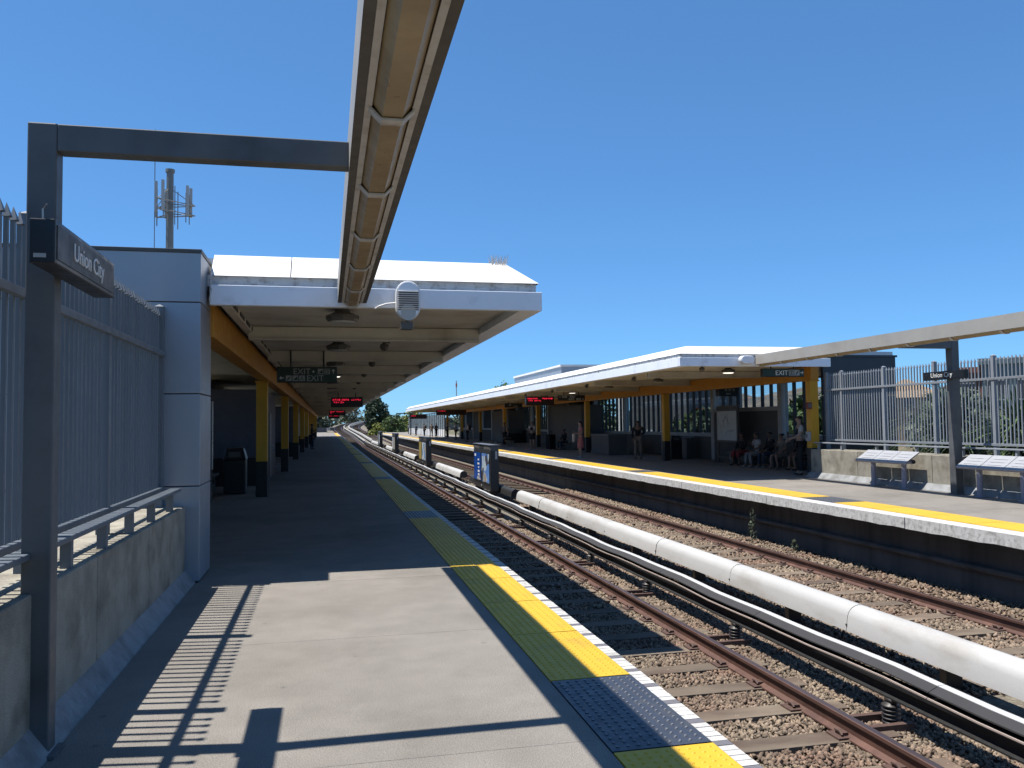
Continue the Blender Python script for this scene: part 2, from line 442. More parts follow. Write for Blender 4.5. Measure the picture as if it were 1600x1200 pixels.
# ---- loose ballast stones, near part of the track bed
def stones(count, x0, x1, yfun, smin, smax, zc):
    u = RNG.random((count, 3))
    cx = x0 + (x1 - x0) * u[:, 0]; cy = yfun(u[:, 1]); cz = zc + 0.02 * (u[:, 2] - 0.4)
    keep = np.ones(count, bool)
    for tx, s0, st in ((3.78, 3.0, .76), (8.11, 6.0, .90)):       # sleepers lie mostly clear of stones
        ph = np.abs((cy - s0 + st / 2) % st - st / 2)
        keep &= ~((np.abs(cx - tx) < 1.25) & (ph < .125) & (RNG.random(count) < .93))
    cx, cy, cz = cx[keep], cy[keep], cz[keep]; count = len(cx)
    base = np.array([(-1, -1, -1), (1, -1, -1), (1, 1, -1), (-1, 1, -1), (-1, -1, 1), (1, -1, 1), (1, 1, 1), (-1, 1, 1)], float)
    fc = np.array([(0, 3, 2, 1), (4, 5, 6, 7), (0, 1, 5, 4), (1, 2, 6, 5), (2, 3, 7, 6), (3, 0, 4, 7)])
    V = base[None] * (0.72 + 0.85 * (RNG.random((count, 8, 3)) - 0.5))
    V *= (0.8 + 0.4 * RNG.random((count, 1, 3))) * (smin + (smax - smin) * RNG.random((count, 1, 1))) * np.array([1, 0.75, 0.6])
    a = RNG.random((count, 3)) * 2 * np.pi
    for ax, (i, j) in enumerate(((0, 1), (1, 2), (0, 2))):
        c, s = np.cos(a[:, ax])[:, None], np.sin(a[:, ax])[:, None]
        p, q = V[:, :, i].copy(), V[:, :, j].copy()
        V[:, :, i] = p * c - q * s; V[:, :, j] = p * s + q * c
    V += np.stack([cx, cy, cz], 1)[:, None, :]
    Fc = fc[None] + (np.arange(count) * 8)[:, None, None]
    return V.reshape(-1, 3), Fc.reshape(-1, 4)
def stone_object(name, parts):
    vs = []; fs = []; o = 0
    for V, Fc in parts:
        vs.append(V); fs.append(Fc + o); o += len(V)
    V = np.concatenate(vs); Fq = np.concatenate(fs)
    me = bpy.data.meshes.new(name)
    me.vertices.add(len(V)); me.vertices.foreach_set('co', V.astype(np.float32).ravel())
    me.loops.add(Fq.size); me.loops.foreach_set('vertex_index', Fq.astype(np.int32).ravel())
    me.polygons.add(len(Fq)); me.polygons.foreach_set('loop_start', np.arange(0, Fq.size, 4, dtype=np.int32))
    me.update(calc_edges=True); me.validate()
    me.materials.append(M_stone)
    return inst(name, me, kind='stuff')
near = lambda a, b: (lambda u: a + (b - a) * u)
stone_object('ballast', [
    stones(30000, 2.5, 6.0, near(4.0, 12.0), 0.016, 0.030, Z_BED + 0.03),
    stones(17000, 2.5, 6.2, near(12.0, 24.0), 0.022, 0.042, Z_BED + 0.03),
    stones(16000, 6.2, 10.3, near(7.5, 16.0), 0.022, 0.040, Z_BED + 0.03),
    stones(16000, 6.2, 10.3, near(16.0, 32.0), 0.025, 0.05, Z_BED + 0.03),
    stones(7000, 9.15, 10.3, near(8.0, 34.0), 0.022, 0.042, Z_BED + 0.07),
])

# ---- tracks
RAIL_P = [(-.07, -.18), (.07, -.18), (.07, -.165), (.014, -.14), (.012, -.05), (.037, -.035), (.037, -.004), (.03, 0), (-.03, 0), (-.037, -.004), (-.037, -.035), (-.012, -.05), (-.014, -.14), (-.07, -.165)]
GAUGE = 1.676
sl = MB(); sl.box(-1.3, 1.3, -.13, .13, -.19, 0)
SLEEPER = sl.mesh('sleeper', M_sleep)
cl = MB()
for sx in (0.0,):
    cl.box(sx - .17, sx + .17, -.10, .10, 0, .018)
    for d in (-1, 1):
        cl.box(sx + d * .075 - .035, sx + d * .075 + .035, -.05, .05, .018, .045)
        cl.tube([(sx + d * .11, -.06, .03), (sx + d * .11, -.02, .055), (sx + d * .11, .05, .05)], .012, 5)
CLIP = cl.mesh('rail_clip', M_clip)
def make_track(cx, label, s0, step, count):
    t = thing('railway_track', label, 'railway track', (cx, 0, 0))
    for sx in (-GAUGE / 2, GAUGE / 2):
        r = MB(); sweep(r, [(cx + sx + 0.0 + px, Z_RAIL + pz) for px, pz in RAIL_P])
        r.v = [(v[0] - cx, v[1], v[2]) for v in r.v]
        ro = build('rail', r, [M_rail, M_railtop], t)
        for p in ro.data.polygons:
            if p.normal.z > 0.9 and p.center.z > Z_RAIL - 0.01 + 0: p.material_index = 1
    y = s0
    for i in range(count):
        a = 0.012 * (random.random() - .5)
        s_ = inst('sleeper', SLEEPER, t, (0.06 * (random.random() - .5), y, Z_RAIL - .178 + .006 * random.random()), a)
        for sx in (-GAUGE / 2, GAUGE / 2): inst('rail_clip', CLIP, s_, (sx, 0, 0))
        y += step
    st = MB()
    while y < 500:
        i = min(range(len(AL)), key=lambda k: abs(AL[k][1] - y))
        p = AL[i]
        c, s = math.cos(p[3]), math.sin(p[3])
        vs = [(p[0] + (cx + a) * c + b * s, p[1] - (cx + a) * s + b * c + (y - p[1]), p[2] + z) for z in (Z_RAIL - .33, Z_RAIL - .182) for a, b in ((-1.3, -.12), (1.3, -.12), (1.3, .12), (-1.3, .12))]
        st.hexa(vs); y += step * 1.6
    st.v = [(v[0] - cx, v[1], v[2]) for v in st.v]
    build('sleeper_row', st, M_sleep, t, kind='stuff')
    return t
make_track(3.78, 'rusty railway track running beside the near platform edge', 3.0, .76, 145)
make_track(8.11, 'rusty railway track running below the far platform', 6.0, .90, 145)

# ---- near platform
random.seed(3)
pl = MB()
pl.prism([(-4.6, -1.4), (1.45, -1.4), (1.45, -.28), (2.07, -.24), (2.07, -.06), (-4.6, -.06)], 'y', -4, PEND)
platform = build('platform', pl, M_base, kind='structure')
yb = [-3.2 + 2.5 * k for k in range(22)]
for a, b in zip(yb[:-1], yb[1:]):
    s_ = MB(); d = 0.0008 * random.random()
    s_.box(-4.6, 1.425, a + .0018, b - .0018, -.058, -d)
    build('concrete_slab', s_, M_floor, platform)
s_ = MB(); s_.box(-4.6, 1.425, yb[-1] + .004, PEND, -.058, 0); build('concrete_slab', s_, M_floor, platform)

def tile_mesh(name, w, l, mats, dome=True, sp=.058):
    t = MB(); t.box(0, w, 0.003, l - .003, -.058, .006)
    if dome:
        nx = int((w - .02) / sp); ny = int((l - .02) / sp)
        ox = (w - (nx - 1) * sp) / 2; oy = (l - (ny - 1) * sp) / 2
        for i in range(nx):
            for j in range(ny):
                x, y = ox + i * sp, oy + j * sp
                vs = [(x + .0125 * math.cos(k * math.pi / 3), y + .0125 * math.sin(k * math.pi / 3), .006) for k in range(6)] + \
                     [(x + .0065 * math.cos(k * math.pi / 3), y + .0065 * math.sin(k * math.pi / 3), .0115) for k in range(6)]
                o = len(t.v); t.v += vs
                for k in range(6): t.f.append((o + k, o + (k + 1) % 6, o + (k + 1) % 6 + 6, o + k + 6)); t.m.append(0)
                t.f.append(tuple(o + 6 + k for k in range(6))); t.m.append(1 if len(mats) > 1 else 0)
    return t.mesh(name, mats)
TW = .55
ty_d = tile_mesh('tactile_tile', TW, 1.2, [M_tacy])
ty_p = tile_mesh('tactile_tile', TW, 1.2, [M_tacy], False)
tk_d = tile_mesh('tactile_tile', TW, 1.2, [M_tack, M_dome])
def tactile_strip(x, y0, first_black, period, parent, y1, dome_to, w_scale=1.0):
    y = y0
    while y < y1:
        k = (y - first_black + 1e-4) % period
        black = k < 1.0
        me = tk_d if black else (ty_d if y < dome_to else ty_p)
        o = inst('tactile_tile', me, parent, (x, y, 0))
        o.scale.x = w_scale
        if black: o['label'] = 'dark blue tactile tile'
        y += 1.21
tactile_strip(1.43, 4.11 - 1.21 * 4, 4.11, 10.89, platform, 130, 26)
s_ = MB(); s_.box(1.43, 1.98, 129.9 + .5, PEND, -.058, .004)
build('tactile_strip', s_, M_tacy, platform)
# nosing: small white tiles with a grey one every fifth
no = MB(); no.box(1.983, 2.075, 0.002, .062, -.058, .004)
nw = no.mesh('nosing_tile', M_nosew); ng = no.mesh('nosing_tile', M_noseg)
nb = MB(); nb.box(1.982, 2.07, -3, PEND, -.059, -.002); build('nosing_bed', nb, M_grout, platform)
for k in range(300):
    inst('nosing_tile', ng if k % 5 == 2 else nw, platform, (0.0025 * (random.random() - .5), 2.6 + .066 * k, 0.0015 * random.random()))
rest = MB(); y = 2.6 + .066 * 300; k = 0
while y < PEND - .4:
    rest.box(1.983, 2.075, y + .003, y + .327, -.058, .004, 0); y += .33
build('nosing_row', rest, M_nosew, platform, kind='stuff')
# painted kerb fillet along the parapet
kb = MB(); kb.prism([(-1.60, -.02), (-1.40, -.02), (-1.40, .012), (-1.50, .15), (-1.60, .15)], 'y', -2.0, 9.6)
build('kerb', kb, M_curb, kind='structure')

# ---- far platform
fp = MB()
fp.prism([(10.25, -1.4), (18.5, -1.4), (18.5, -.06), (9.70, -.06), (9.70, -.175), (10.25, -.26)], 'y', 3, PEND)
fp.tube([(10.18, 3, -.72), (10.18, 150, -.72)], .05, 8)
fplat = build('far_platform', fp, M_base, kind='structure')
yb = [3.0 + 5.0 * k for k in range(13)]
for a, b in zip(yb[:-1], yb[1:]):
    s_ = MB(); s_.box(10.755, 18.5, a + .004, b - .004, -.058, -.002 * random.random()); build('concrete_slab', s_, M_floor, fplat)
s_ = MB(); s_.box(10.755, 18.5, yb[-1] + .004, PEND, -.058, 0); build('concrete_slab', s_, M_floor, fplat)
tactile_strip(10.02, 15.0 - 1.21 * 9, 15.0, 10.89, fplat, 130, 30, .73 / .55)
s_ = MB(); s_.box(10.02, 10.75, 129.9, PEND, -.058, .004); build('tactile_strip', s_, M_tacy, fplat)
y = 3.3
while y < PEND - 4:
    s_ = MB()
    n = 14; L = 4.55
    lo = [-.200 + .02 * random.random() for _ in range(n + 1)]
    for i in range(n):
        a, b = y + L * i / n, y + L * (i + 1) / n
        s_.hexa([(9.65, a, lo[i]), (10.01, a, lo[i]), (10.01, b, lo[i + 1]), (9.65, b, lo[i + 1]), (9.65, a, -.001), (10.01, a, -.001), (10.01, b, -.001), (9.65, b, -.001)])
    bm = bmesh.new(); me = s_.mesh('edge_block', M_edgew); bm.from_mesh(me)
    bmesh.ops.remove_doubles(bm, verts=bm.verts, dist=1e-5); bm.to_mesh(me); bm.free()
    inst('edge_block', me, fplat)
    y += 4.57
kb = MB(); kb.prism([(13.72, .012), (13.72, -.02), (13.95, -.02), (13.95, .16), (13.86, .16)], 'y', 6.0, 21.9)
build('far_kerb', kb, M_curb, kind='structure')

# ================================================================== WALLS, RAILINGS, FENCES
def parapet(label, x0, x1, segs, z1, name='parapet_wall'):
    t = thing(name, label, 'wall', (0, 0, 0))
    for a, b in segs:
        w = MB(); w.box(x0, x1, a + .006, b - .006, -.05, z1 + .006 * random.random())
        build('concrete_panel', w, M_wall, t, bevel=.012)
    j = MB(); j.box(x0 + .02, x1 - .02, segs[0][0] + .05, segs[-1][1] - .05, -.05, z1 - .03); build('joint_filler', j, M_grout, t)
    return t
parapet('low concrete parapet wall under the fence along the near platform', -2.0, -1.5, [(-2, 1.0), (1.0, 3.6), (3.6, 6.06), (6.06, 7.72), (7.72, 9.55)], .835)
parapet('low concrete parapet wall behind the slatted benches', 13.88, 14.6, [(6, 9.2), (9.2, 12.0), (12.0, 14.2), (14.2, 16.86), (16.86, 19.66), (19.66, 21.85)], .82)

def handrail(label, x, y0, y1, posts, z0, z1, paint=M_fence):
    t = thing('handrail', label, 'handrail')
    r = MB(); r.box(x - .055, x + .055, y0, y1, z1 - .035, z1); build('top_rail', r, paint, t, bevel=.006)
    pm = MB(); pm.box(-.032, .032, -.025, .025, z0 - .01, z1 - .036); pme = pm.mesh('rail_post', paint)
    for y in posts: inst('rail_post', pme, t, (x, y, 0))
handrail('low grey handrail on short posts along the near parapet', -1.565, 2.0, 9.35, [2.3, 3.13, 3.95, 4.4, 5.6, 6.43, 7.25, 8.1, 9.01], .84, 1.05)
handrail('low grey handrail on short posts on the far parapet', 14.0, 6.4, 21.8, [7 + 1.5 * k for k in range(10)] + [21.6], .83, 1.03, M_fence_lit)

pk = MB()
pk.box(-.012, .012, -.014, .014, 1.0, 2.90)
pk.add([(-.014, -.023, 2.90), (.014, -.023, 2.90), (.014, .023, 2.90), (-.014, .023, 2.90), (0, 0, 2.985), (0.026, -.023, 2.905), (.026, .023, 2.905)], [(0, 1, 4), (1, 2, 4), (2, 3, 4), (3, 0, 4), (0, 3, 2, 1), (1, 5, 4), (5, 6, 4), (6, 2, 4), (1, 2, 6, 5)])
PICKETS = {m.name: pk.mesh('picket', m) for m in (M_fence, M_fence_lit)}
def palisade(label, x, y0, y1, posts, dz=0.0, side=1, paint=M_fence):
    t = thing('steel_fence', label, 'fence', (x, 0, dz))
    for z, h in ((2.46, .045), (1.0, .045)):
        r = MB(); r.box(side * .014, side * .06, y0, y1, z, z + h + .01); build('fence_rail', r, paint, t, bevel=.004)
    pm = MB(); pm.box(side * .0 - .045, side * .0 + .045, -.04, .04, .80 - dz, 3.0)
    pm.add([(-.05, -.045, 3.0), (.05, -.045, 3.0), (.05, .045, 3.0), (-.05, .045, 3.0), (0, 0, 3.03)], [(0, 1, 4), (1, 2, 4), (2, 3, 4), (3, 0, 4)])
    pme = pm.mesh('fence_post', paint)
    for y in posts: inst('fence_post', pme, t, (0, y, 0))
    y = y0 + .05
    while y < y1:
        if all(abs(y - q) > .06 for q in posts): inst('picket', PICKETS[paint.name], t, (0, y, .012 * (random.random() - .5)), .08 * (random.random() - .5))
        y += .105
palisade('tall grey spiked palisade fence beside the near platform', -1.77, 1.2, 9.55, [1.8, 3.62, 5.50, 7.28, 9.52], 0.0, 1)
palisade('tall grey spiked palisade fence behind the slatted benches', 14.42, 8.0, 21.8, [8.2, 10.0, 11.83, 13.66, 15.49, 17.32, 19.19, 21.03, 21.76], .06, -1, M_fence_lit)

# ================================================================== GANTRIES (post + arm) AND LIGHT TROUGHS
def gantry(label, x0, x1, y, d, arm_x, arm_z0, arm_z1, name='gantry'):
    t = thing(name, label, 'light post', ((x0 + x1) / 2, y + d / 2, 0))
    w = (x1 - x0) / 2
    p = MB(); p.box(-w, w, -d / 2, d / 2, 0.0, arm_z1); build('post', p, M_post, t, bevel=.008)
    a = MB(); ax = arm_x - (x0 + x1) / 2
    a.box(min(ax, -w if ax < 0 else w), max(ax, w if ax > 0 else -w), -d / 2 + .003, d / 2 - .003, arm_z0, arm_z1 - .003); build('arm', a, M_post, t, bevel=.006)
    f = MB(); f.box(-w - .04, w + .04, -d / 2 - .05, d / 2 + .03, 0.002, .02); build('foot_plate', f, M_post, t)
    return t
gantry('dark grey square gantry post with long arm beside the near parapet', -1.555, -1.41, 4.78, .115, .125, 3.185, 3.335)
gantry('dark grey square gantry post standing between the slatted benches', 13.55, 13.74, 15.72, .19, 12.33, 3.24, 3.44)

def trough(label, x0, x1, ztop, y0, y1, first_br, bar=1.255, zlip=3.155):
    w = x1 - x0
    t = thing('light_trough', label, 'light fixture', (x0, y0, 0))
    L = y1 - y0
    h = MB()
    h.prism([(0, zlip), (.045, zlip), (.045, zlip + .03), (.045, ztop - .05), (w - .045, ztop - .05), (w - .045, zlip), (w, zlip), (w, ztop), (0, ztop)], 'y', 0, L)
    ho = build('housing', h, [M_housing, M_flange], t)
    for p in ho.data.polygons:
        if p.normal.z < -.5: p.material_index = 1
    e = MB(); e.box(0.002, w - .002, L + .001, L + .02, zlip - .002, ztop); build('end_plate', e, M_flange, t)
    zt = zlip + .012; zb = zlip - .055
    a, b = .046, w - .046
    prof_o = [(a, zt), (a + .03, zt - .004), (a + .075, zb), (b - .075, zb), (b - .03, zt - .004), (b, zt)]
    ys = []
    y = first_br - y0
    while y > 0: y -= bar
    y += bar
    ys = [0.0]
    while y < L: 
        if y > .2: ys.append(y)
        y += bar
    ys.append(L)
    fr = MB()
    for (p, q) in ((a, a + .032), (b - .032, b)): fr.box(p, q, .004, L - .003, zt - .014, zt - .002)
    build('edge_frame', fr, M_frame, t)
    for i in range(len(ys) - 1):
        d = MB()
        pr = [(a + .036, zt - .004), (a + .078, zb + .008), (b - .078, zb + .008), (b - .036, zt - .004)]
        d.prism(pr + [(b - .036, zt + .004), (a + .036, zt + .004)], 'y', ys[i] + .03, ys[i + 1] - .03)
        build('diffuser', d, M_diff, t)
    for y in ys:
        k = MB(); y_ = min(max(y, .03), L - .03)
        lo = [(a + .012, zt - .010), (a + .075, zb - .008), (b - .075, zb - .008), (b - .012, zt - .010)]
        hi = [(p[0], p[1] + .012) for p in lo]
        for i in range(3):
            k.hexa([(lo[i][0], y_ - .034, lo[i][1]), (lo[i + 1][0], y_ - .034, lo[i + 1][1]), (lo[i + 1][0], y_ + .034, lo[i + 1][1]), (lo[i][0], y_ + .034, lo[i][1]),
                    (hi[i][0], y_ - .034, hi[i][1]), (hi[i + 1][0], y_ - .034, hi[i + 1][1]), (hi[i + 1][0], y_ + .034, hi[i + 1][1]), (hi[i][0], y_ + .034, hi[i][1])])
        build('strap', k, M_frame, t)
    return t
trough('long light trough with brown diffusers running overhead to the near canopy', .125, .465, 3.44, -2.0, 9.98, 3.79)
trough('long light trough with brown diffusers running to the far canopy', 11.95, 12.31, 3.55, 3.0, 21.44, 13.98, zlip=3.28)

def name_sign(label, loc, face_pos_x, L=1.2, H=.23, W=.12, tsize=.15):
    t = thing('station_sign', label, 'sign', loc)
    b = MB(); b.box(-W / 2, W / 2, 0, L, 0, H); build('casing', b, M_signk, t, bevel=.006)
    s = 1 if face_pos_x else -1
    f = MB(); f.box(s * (W / 2 + .001) - .003, s * (W / 2 + .001) + .003, .03, L - .03, .025, H - .025)
    build('face', f, M_signg if face_pos_x else M_signk, t)
    if face_pos_x: lettering('Union City', tsize, t, (W / 2 + .006, L * .25, H * .32), FACE_POS_X, MATS['dim lettering'])
    else: lettering('Union City', tsize, t, (-W / 2 - .006, L * .80, H * .30), FACE_NEG_X, M_text)
    return t
mat('dim lettering', (0.62, 0.62, 0.63), 0.5, var=0.02, k=1.0)
ns = name_sign('black station name sign on the near gantry post, grey lettering', (-1.328, 4.30, 2.49), True, 1.13, .215, .115, .13)
b = MB(); b.box(-.085, -.058, .40, .54, .02, .19); build('bracket', b, M_signk, ns)
e = MB(); e.box(-.035, .02, -.004, -.0005, .025, .045); build('small_label', e, M_dim, ns)
e = MB(); e.tube([(-.0, .012, .21), (0, .006, .26), (.02, .0, .285)], .004, 6); build('cable', e, M_steel, ns)
name_sign('black station name sign on the far gantry post, white lettering', (13.50, 15.25, 2.55), False, 1.28, .19, .10, .15)
# ================================================================== NEAR CANOPY AND PIER
def frustum_strip(name, x0, x1, y0, y1, z0, z1, inset, parent, seams_x, seams_y, side):
    """sloping white roof edge: panels along the front (y0) and along the track side"""
    g = .006
    for a, b in zip(seams_x[:-1], seams_x[1:]):
        p = MB(); ta, tb = a, b
        if side > 0 and b == x1: tb = b - inset
        if side < 0 and a == x0: ta = a + inset
        p.hexa([(a + g, y0, z0), (b - g, y0, z0), (b - g, y0 + .3, z0), (a + g, y0 + .3, z0), (ta + g, y0 + inset, z1), (tb - g, y0 + inset, z1), (tb - g, y0 + inset + .3, z1), (ta + g, y0 + inset + .3, z1)])
        build(name, p, M_white, parent)
    xs_, xo = (x1, -1) if side > 0 else (x0, 1)
    for a, b in zip(seams_y[:-1], seams_y[1:]):
        p = MB(); ta = a + (inset if a == y0 else 0)
        p.hexa([(xs_ + xo * .3, a + g, z0), (xs_, a + g, z0), (xs_, b - g, z0), (xs_ + xo * .3, b - g, z0), (xs_ + xo * (inset + .3), ta + g, z1), (xs_ + xo * inset, ta + g, z1), (xs_ + xo * inset, b - g, z1), (xs_ + xo * (inset + .3), b - g, z1)])
        build(name, p, M_white, parent)

def canopy(label, x0, x1, y0, y1, side, soffit, colx, cols, beamx, zb, zt, zp0, zp1, front_seams, beams, in_x, deck, seams2):
    """side=+1: the open (track) edge is x1; -1: it is x0"""
    t = thing('station_canopy', label, 'canopy', ((x0 + x1) / 2, y0, 0))
    ox, oy = (x0 + x1) / 2, y0
    R = lambda mb: setattr(mb, 'v', [(v[0] - ox, v[1] - oy, v[2]) for v in mb.v]) or mb
    P = thing_parent = t
    xe = x1 if side > 0 else x0
    bx0, bx1 = (xe - .28, xe) if side > 0 else (xe, xe + .28)
    # fascia boxes
    for a, b in zip(front_seams[:-1], front_seams[1:]):
        m = MB(); m.box(a + .003, b - .003, y0, y0 + .1, zb, zt); build('fascia_panel', R(m), M_fascia, P, bevel=.006)
    y = y0; ys = [y0]
    while y < y1 - .1:
        y = min(y1, y + 5.5); ys.append(y)
    for a, b in zip(ys[:-1], ys[1:]):
        m = MB()
        a2 = a + (.103 if a == y0 else .003)
        m.box(bx0, bx1 - .002, a2, b - .003, zb + .002, zt); build('fascia_panel', R(m), M_fascia, P)
    m = MB(); m.box(max(x0, deck[0]) + .06, min(x1, deck[1]) - .06, y0 + .08, y1 - .05, zt - .01, zp0 + .01); build('gutter_ledge', R(m), M_gutter, P)
    # white sloped edge (recentred)
    before = set(bpy.data.objects)
    frustum_strip('roof_edge_panel', x0 + .03, x1 - .03, y0 + .03, y1, zp0, zp1, .36, P, [max(x0 + .03, min(x1 - .03, s)) for s in seams2], [y0 + .03] + ys[1:], side)
    for o in set(bpy.data.objects) - before: o.data.transform(Matrix.Translation((-ox, -oy, 0)))
    m = MB(); m.box(max(x0, deck[0]) + .42, min(x1, deck[1]) - (.42 if side > 0 else .1), y0 + .5, y1 - .1, zt + .02, zp1 - .02); build('roof_deck', R(m), M_white, P)
    if side < 0:
        m = MB(); m.box(deck[1] - .098, x1, y0 + .55, y1 - .1, zt - .15, zp1 - .10); build('rear_roof_deck', R(m), M_white, P)
    # ribbed soffit per bay
    sx0, sx1 = in_x
    edges = [y0 + .1] + beams + [y1]
    for a, b in zip(edges[:-1], edges[1:]):
        m = MB(); n = max(2, int((b - a) / .135)) if a < 60 else 2
        for i in range(n):
            p, q = a + (b - a) * i / n, a + (b - a) * (i + 1) / n
            m.box(sx0, sx1, p + .006, q - .006, soffit, soffit + .03)
        m.box(sx0, sx1, a + .002, b - .002, soffit + .02, soffit + .05)
        build('soffit_panel', R(m), M_soffit, P)
    for yb_ in beams:
        m = MB(); m.box(sx0 + .15, sx1, yb_ - .06, yb_ + .06, soffit - .20, soffit - .012)
        m.box(sx0 + .15, sx1, yb_ - .11, yb_ + .11, soffit - .212, soffit - .195)
        build('soffit_beam', R(m), M_soffit, P)
    m = MB(); m.box(beamx - .13, beamx + .13, (cols[0] - .17 if side < 0 else y0 + .35), y1 - .5, soffit - .44, soffit - .02); build('edge_beam', R(m), M_beamy, P, bevel=.008)
    for i, cy in enumerate(cols):
        m = MB(); m.box(-.13, .13, -.13, .13, .84, soffit - .442); c = build('column', m, M_yellow, P, (colx - ox, cy - oy, 0), bevel=.01)
        m = MB(); m.box(-.135, .135, -.135, .135, 0.0, .838); build('column_base', m, M_black, c, bevel=.01)
        m = MB(); m.box(-.16, .16, -.16, .16, soffit - .47, soffit - .43); build('column_cap', m, M_beamy, c)
    return t
nb_ = [13.0 + 4.2 * k for k in range(28)]
can = canopy('long flat station canopy with white edges over the near platform', -4.6, 2.66, 10.05, 128.0, 1, 3.21, -1.53, [20.8 + 11 * k for k in range(10)], -1.45, 3.11, 3.345, 3.46, 3.77,
       [-1.33, 2.66], nb_, (-1.30, 2.37), (-4.6, 2.66), [-1.33, -.42, 2.66])
cx_, cy_ = (-4.6 + 2.66) / 2, 10.05
tr = MB(); tr.box(-1.20, -1.10, 10.2, 120, 3.10, 3.20)
y = 10.3
while y < 60: tr.box(-1.099, -1.09, y, y + .55, 3.125, 3.18, 1); y += .85
tr.v = [(v[0] - cx_, v[1] - cy_, v[2]) for v in tr.v]
build('cable_tray', tr, [M_soffit, M_black], can)
ic = MB(); ic.box(-4.6, -1.59, 10.5, 128, 3.16, 3.24); ic.v = [(v[0] - cx_, v[1] - cy_, v[2]) for v in ic.v]; build('inner_ceiling', ic, M_soffit, can)

pier = thing('clad_pier', 'blue grey metal clad end wall and pier of the near canopy', 'wall', (-3.0, 9.6, 0))
rows = [(.02, 1.045), (1.055, 2.055), (2.065, 3.065), (3.075, 3.62)]
for z0, z1 in rows:
    for a, b in ((-4.8, -3.005), (-2.995, -1.36)):
        m = MB(); m.box(a + 3, b + 3, 0, .10, z0, z1)
        build('cladding_panel', m, M_clad, pier, bevel=.006)
    m = MB(); m.box(-1.46 + 3, -1.361 + 3, .102, .85, z0, z1); build('cladding_panel', m, M_clad, pier, bevel=.006)
m = MB(); m.box(-4.78 + 3, -1.38 + 3, .02, .83, 0.0, 3.60); build('pier_core', m, M_seam, pier)
m = MB(); m.box(-4.82 + 3, -1.35 + 3, -.015, .86, 3.62, 3.66); build('coping', m, M_signg, pier, bevel=.004)
m = MB()
for s_ in range(3): m.tube([(-1.33 + 3 + .03 * random.random(), .44 + .02 * s_, 3.15 + .12 * s_), (-1.31 + 3, .45, 3.3 + .1 * s_)], .012, 5)
build('pipe_stub', m, M_gutter, pier)

# back wall inside the near platform hall
def window_wall(name, label, x, bays, d, zs, ztop, mull, face, bay_len, wall_mat, t_wall=.16):
    t = thing(name, label, 'wall', (x, 0, 0))
    for y0, kind in bays:
        y1 = y0 + bay_len
        p = MB(); p.box(-.14, .14, y0 - .14, y0 + .14, 0, ztop); build('pilaster', p, mull if mull is M_mullw else M_mullw, t)
        a, b = y0 + .142, y1 - .142
        if kind == 'solid':
            p = MB(); p.box(-t_wall / 2, t_wall / 2, a, b, 0, ztop); build('wall_panel', p, wall_mat, t); continue
        if kind == 'purple':
            p = MB(); p.box(-t_wall / 2, t_wall / 2, a, b, 0, ztop); build('wall_panel', p, M_purple, t); continue
        z0 = zs if kind == 'win' else 2.2
        p = MB(); p.box(-t_wall / 2, t_wall / 2, a, b, 0, z0 - .16); build('wall_panel', p, wall_mat, t)
        p = MB(); p.box(-t_wall / 2 - .03, t_wall / 2 + .03, a, b, z0 - .158, z0); build('sill', p, M_mullw, t, bevel=.01)
        n = 8; st = (b - a) / n
        w = thing('window', '', ''); del w['label']; del w['category']; w.parent = t
        mm = MB(); mm.box(-.06, .06, -.035, .035, z0, ztop); mme = mm.mesh('mullion', mull)
        gm = MB(); gm.box(-.006, .006, .037, st - .037, z0 + .002, ztop - .06); gme = gm.mesh('pane', M_glass)
        for i in range(n + 1):
            if 0 < i < n: inst('mullion', mme, w, (0, a + st * i, 0))
            if i < n: inst('pane', gme, w, (0, a + st * i, 0))
        hd = MB(); hd.box(-.06, .06, a, b, ztop - .058, ztop); build('window_head', hd, mull, w)
    return t
lk = ['win', 'win', 'win', 'solid', 'win', 'solid', 'win', 'win', 'solid', 'win', 'win', 'solid', 'win', 'win', 'win', 'solid', 'win', 'win', 'win', 'win']
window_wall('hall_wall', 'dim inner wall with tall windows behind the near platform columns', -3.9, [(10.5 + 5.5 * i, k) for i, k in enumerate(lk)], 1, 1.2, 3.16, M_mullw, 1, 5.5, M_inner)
# wall boxes standing between the columns
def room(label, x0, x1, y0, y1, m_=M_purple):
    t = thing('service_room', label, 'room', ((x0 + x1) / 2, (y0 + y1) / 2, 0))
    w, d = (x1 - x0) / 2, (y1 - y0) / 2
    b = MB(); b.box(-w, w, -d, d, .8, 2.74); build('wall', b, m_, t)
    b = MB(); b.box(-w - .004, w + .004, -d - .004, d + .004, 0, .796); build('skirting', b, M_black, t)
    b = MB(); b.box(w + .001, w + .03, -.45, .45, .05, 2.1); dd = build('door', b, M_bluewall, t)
    b = MB(); b.box(w + .03, w + .07, .3, .34, .95, 1.1); build('handle', b, M_steel, dd)
    return t
room('purple grey service room behind the second yellow column of the near platform', -3.6, -1.8, 24.6, 30.6)
room('purple grey service room farther down the near platform beyond the third column', -3.6, -1.75, 46.5, 52.8)
room('tan service room at the far end of the near platform hall', -3.6, -1.6, 72, 96, M_soffit)

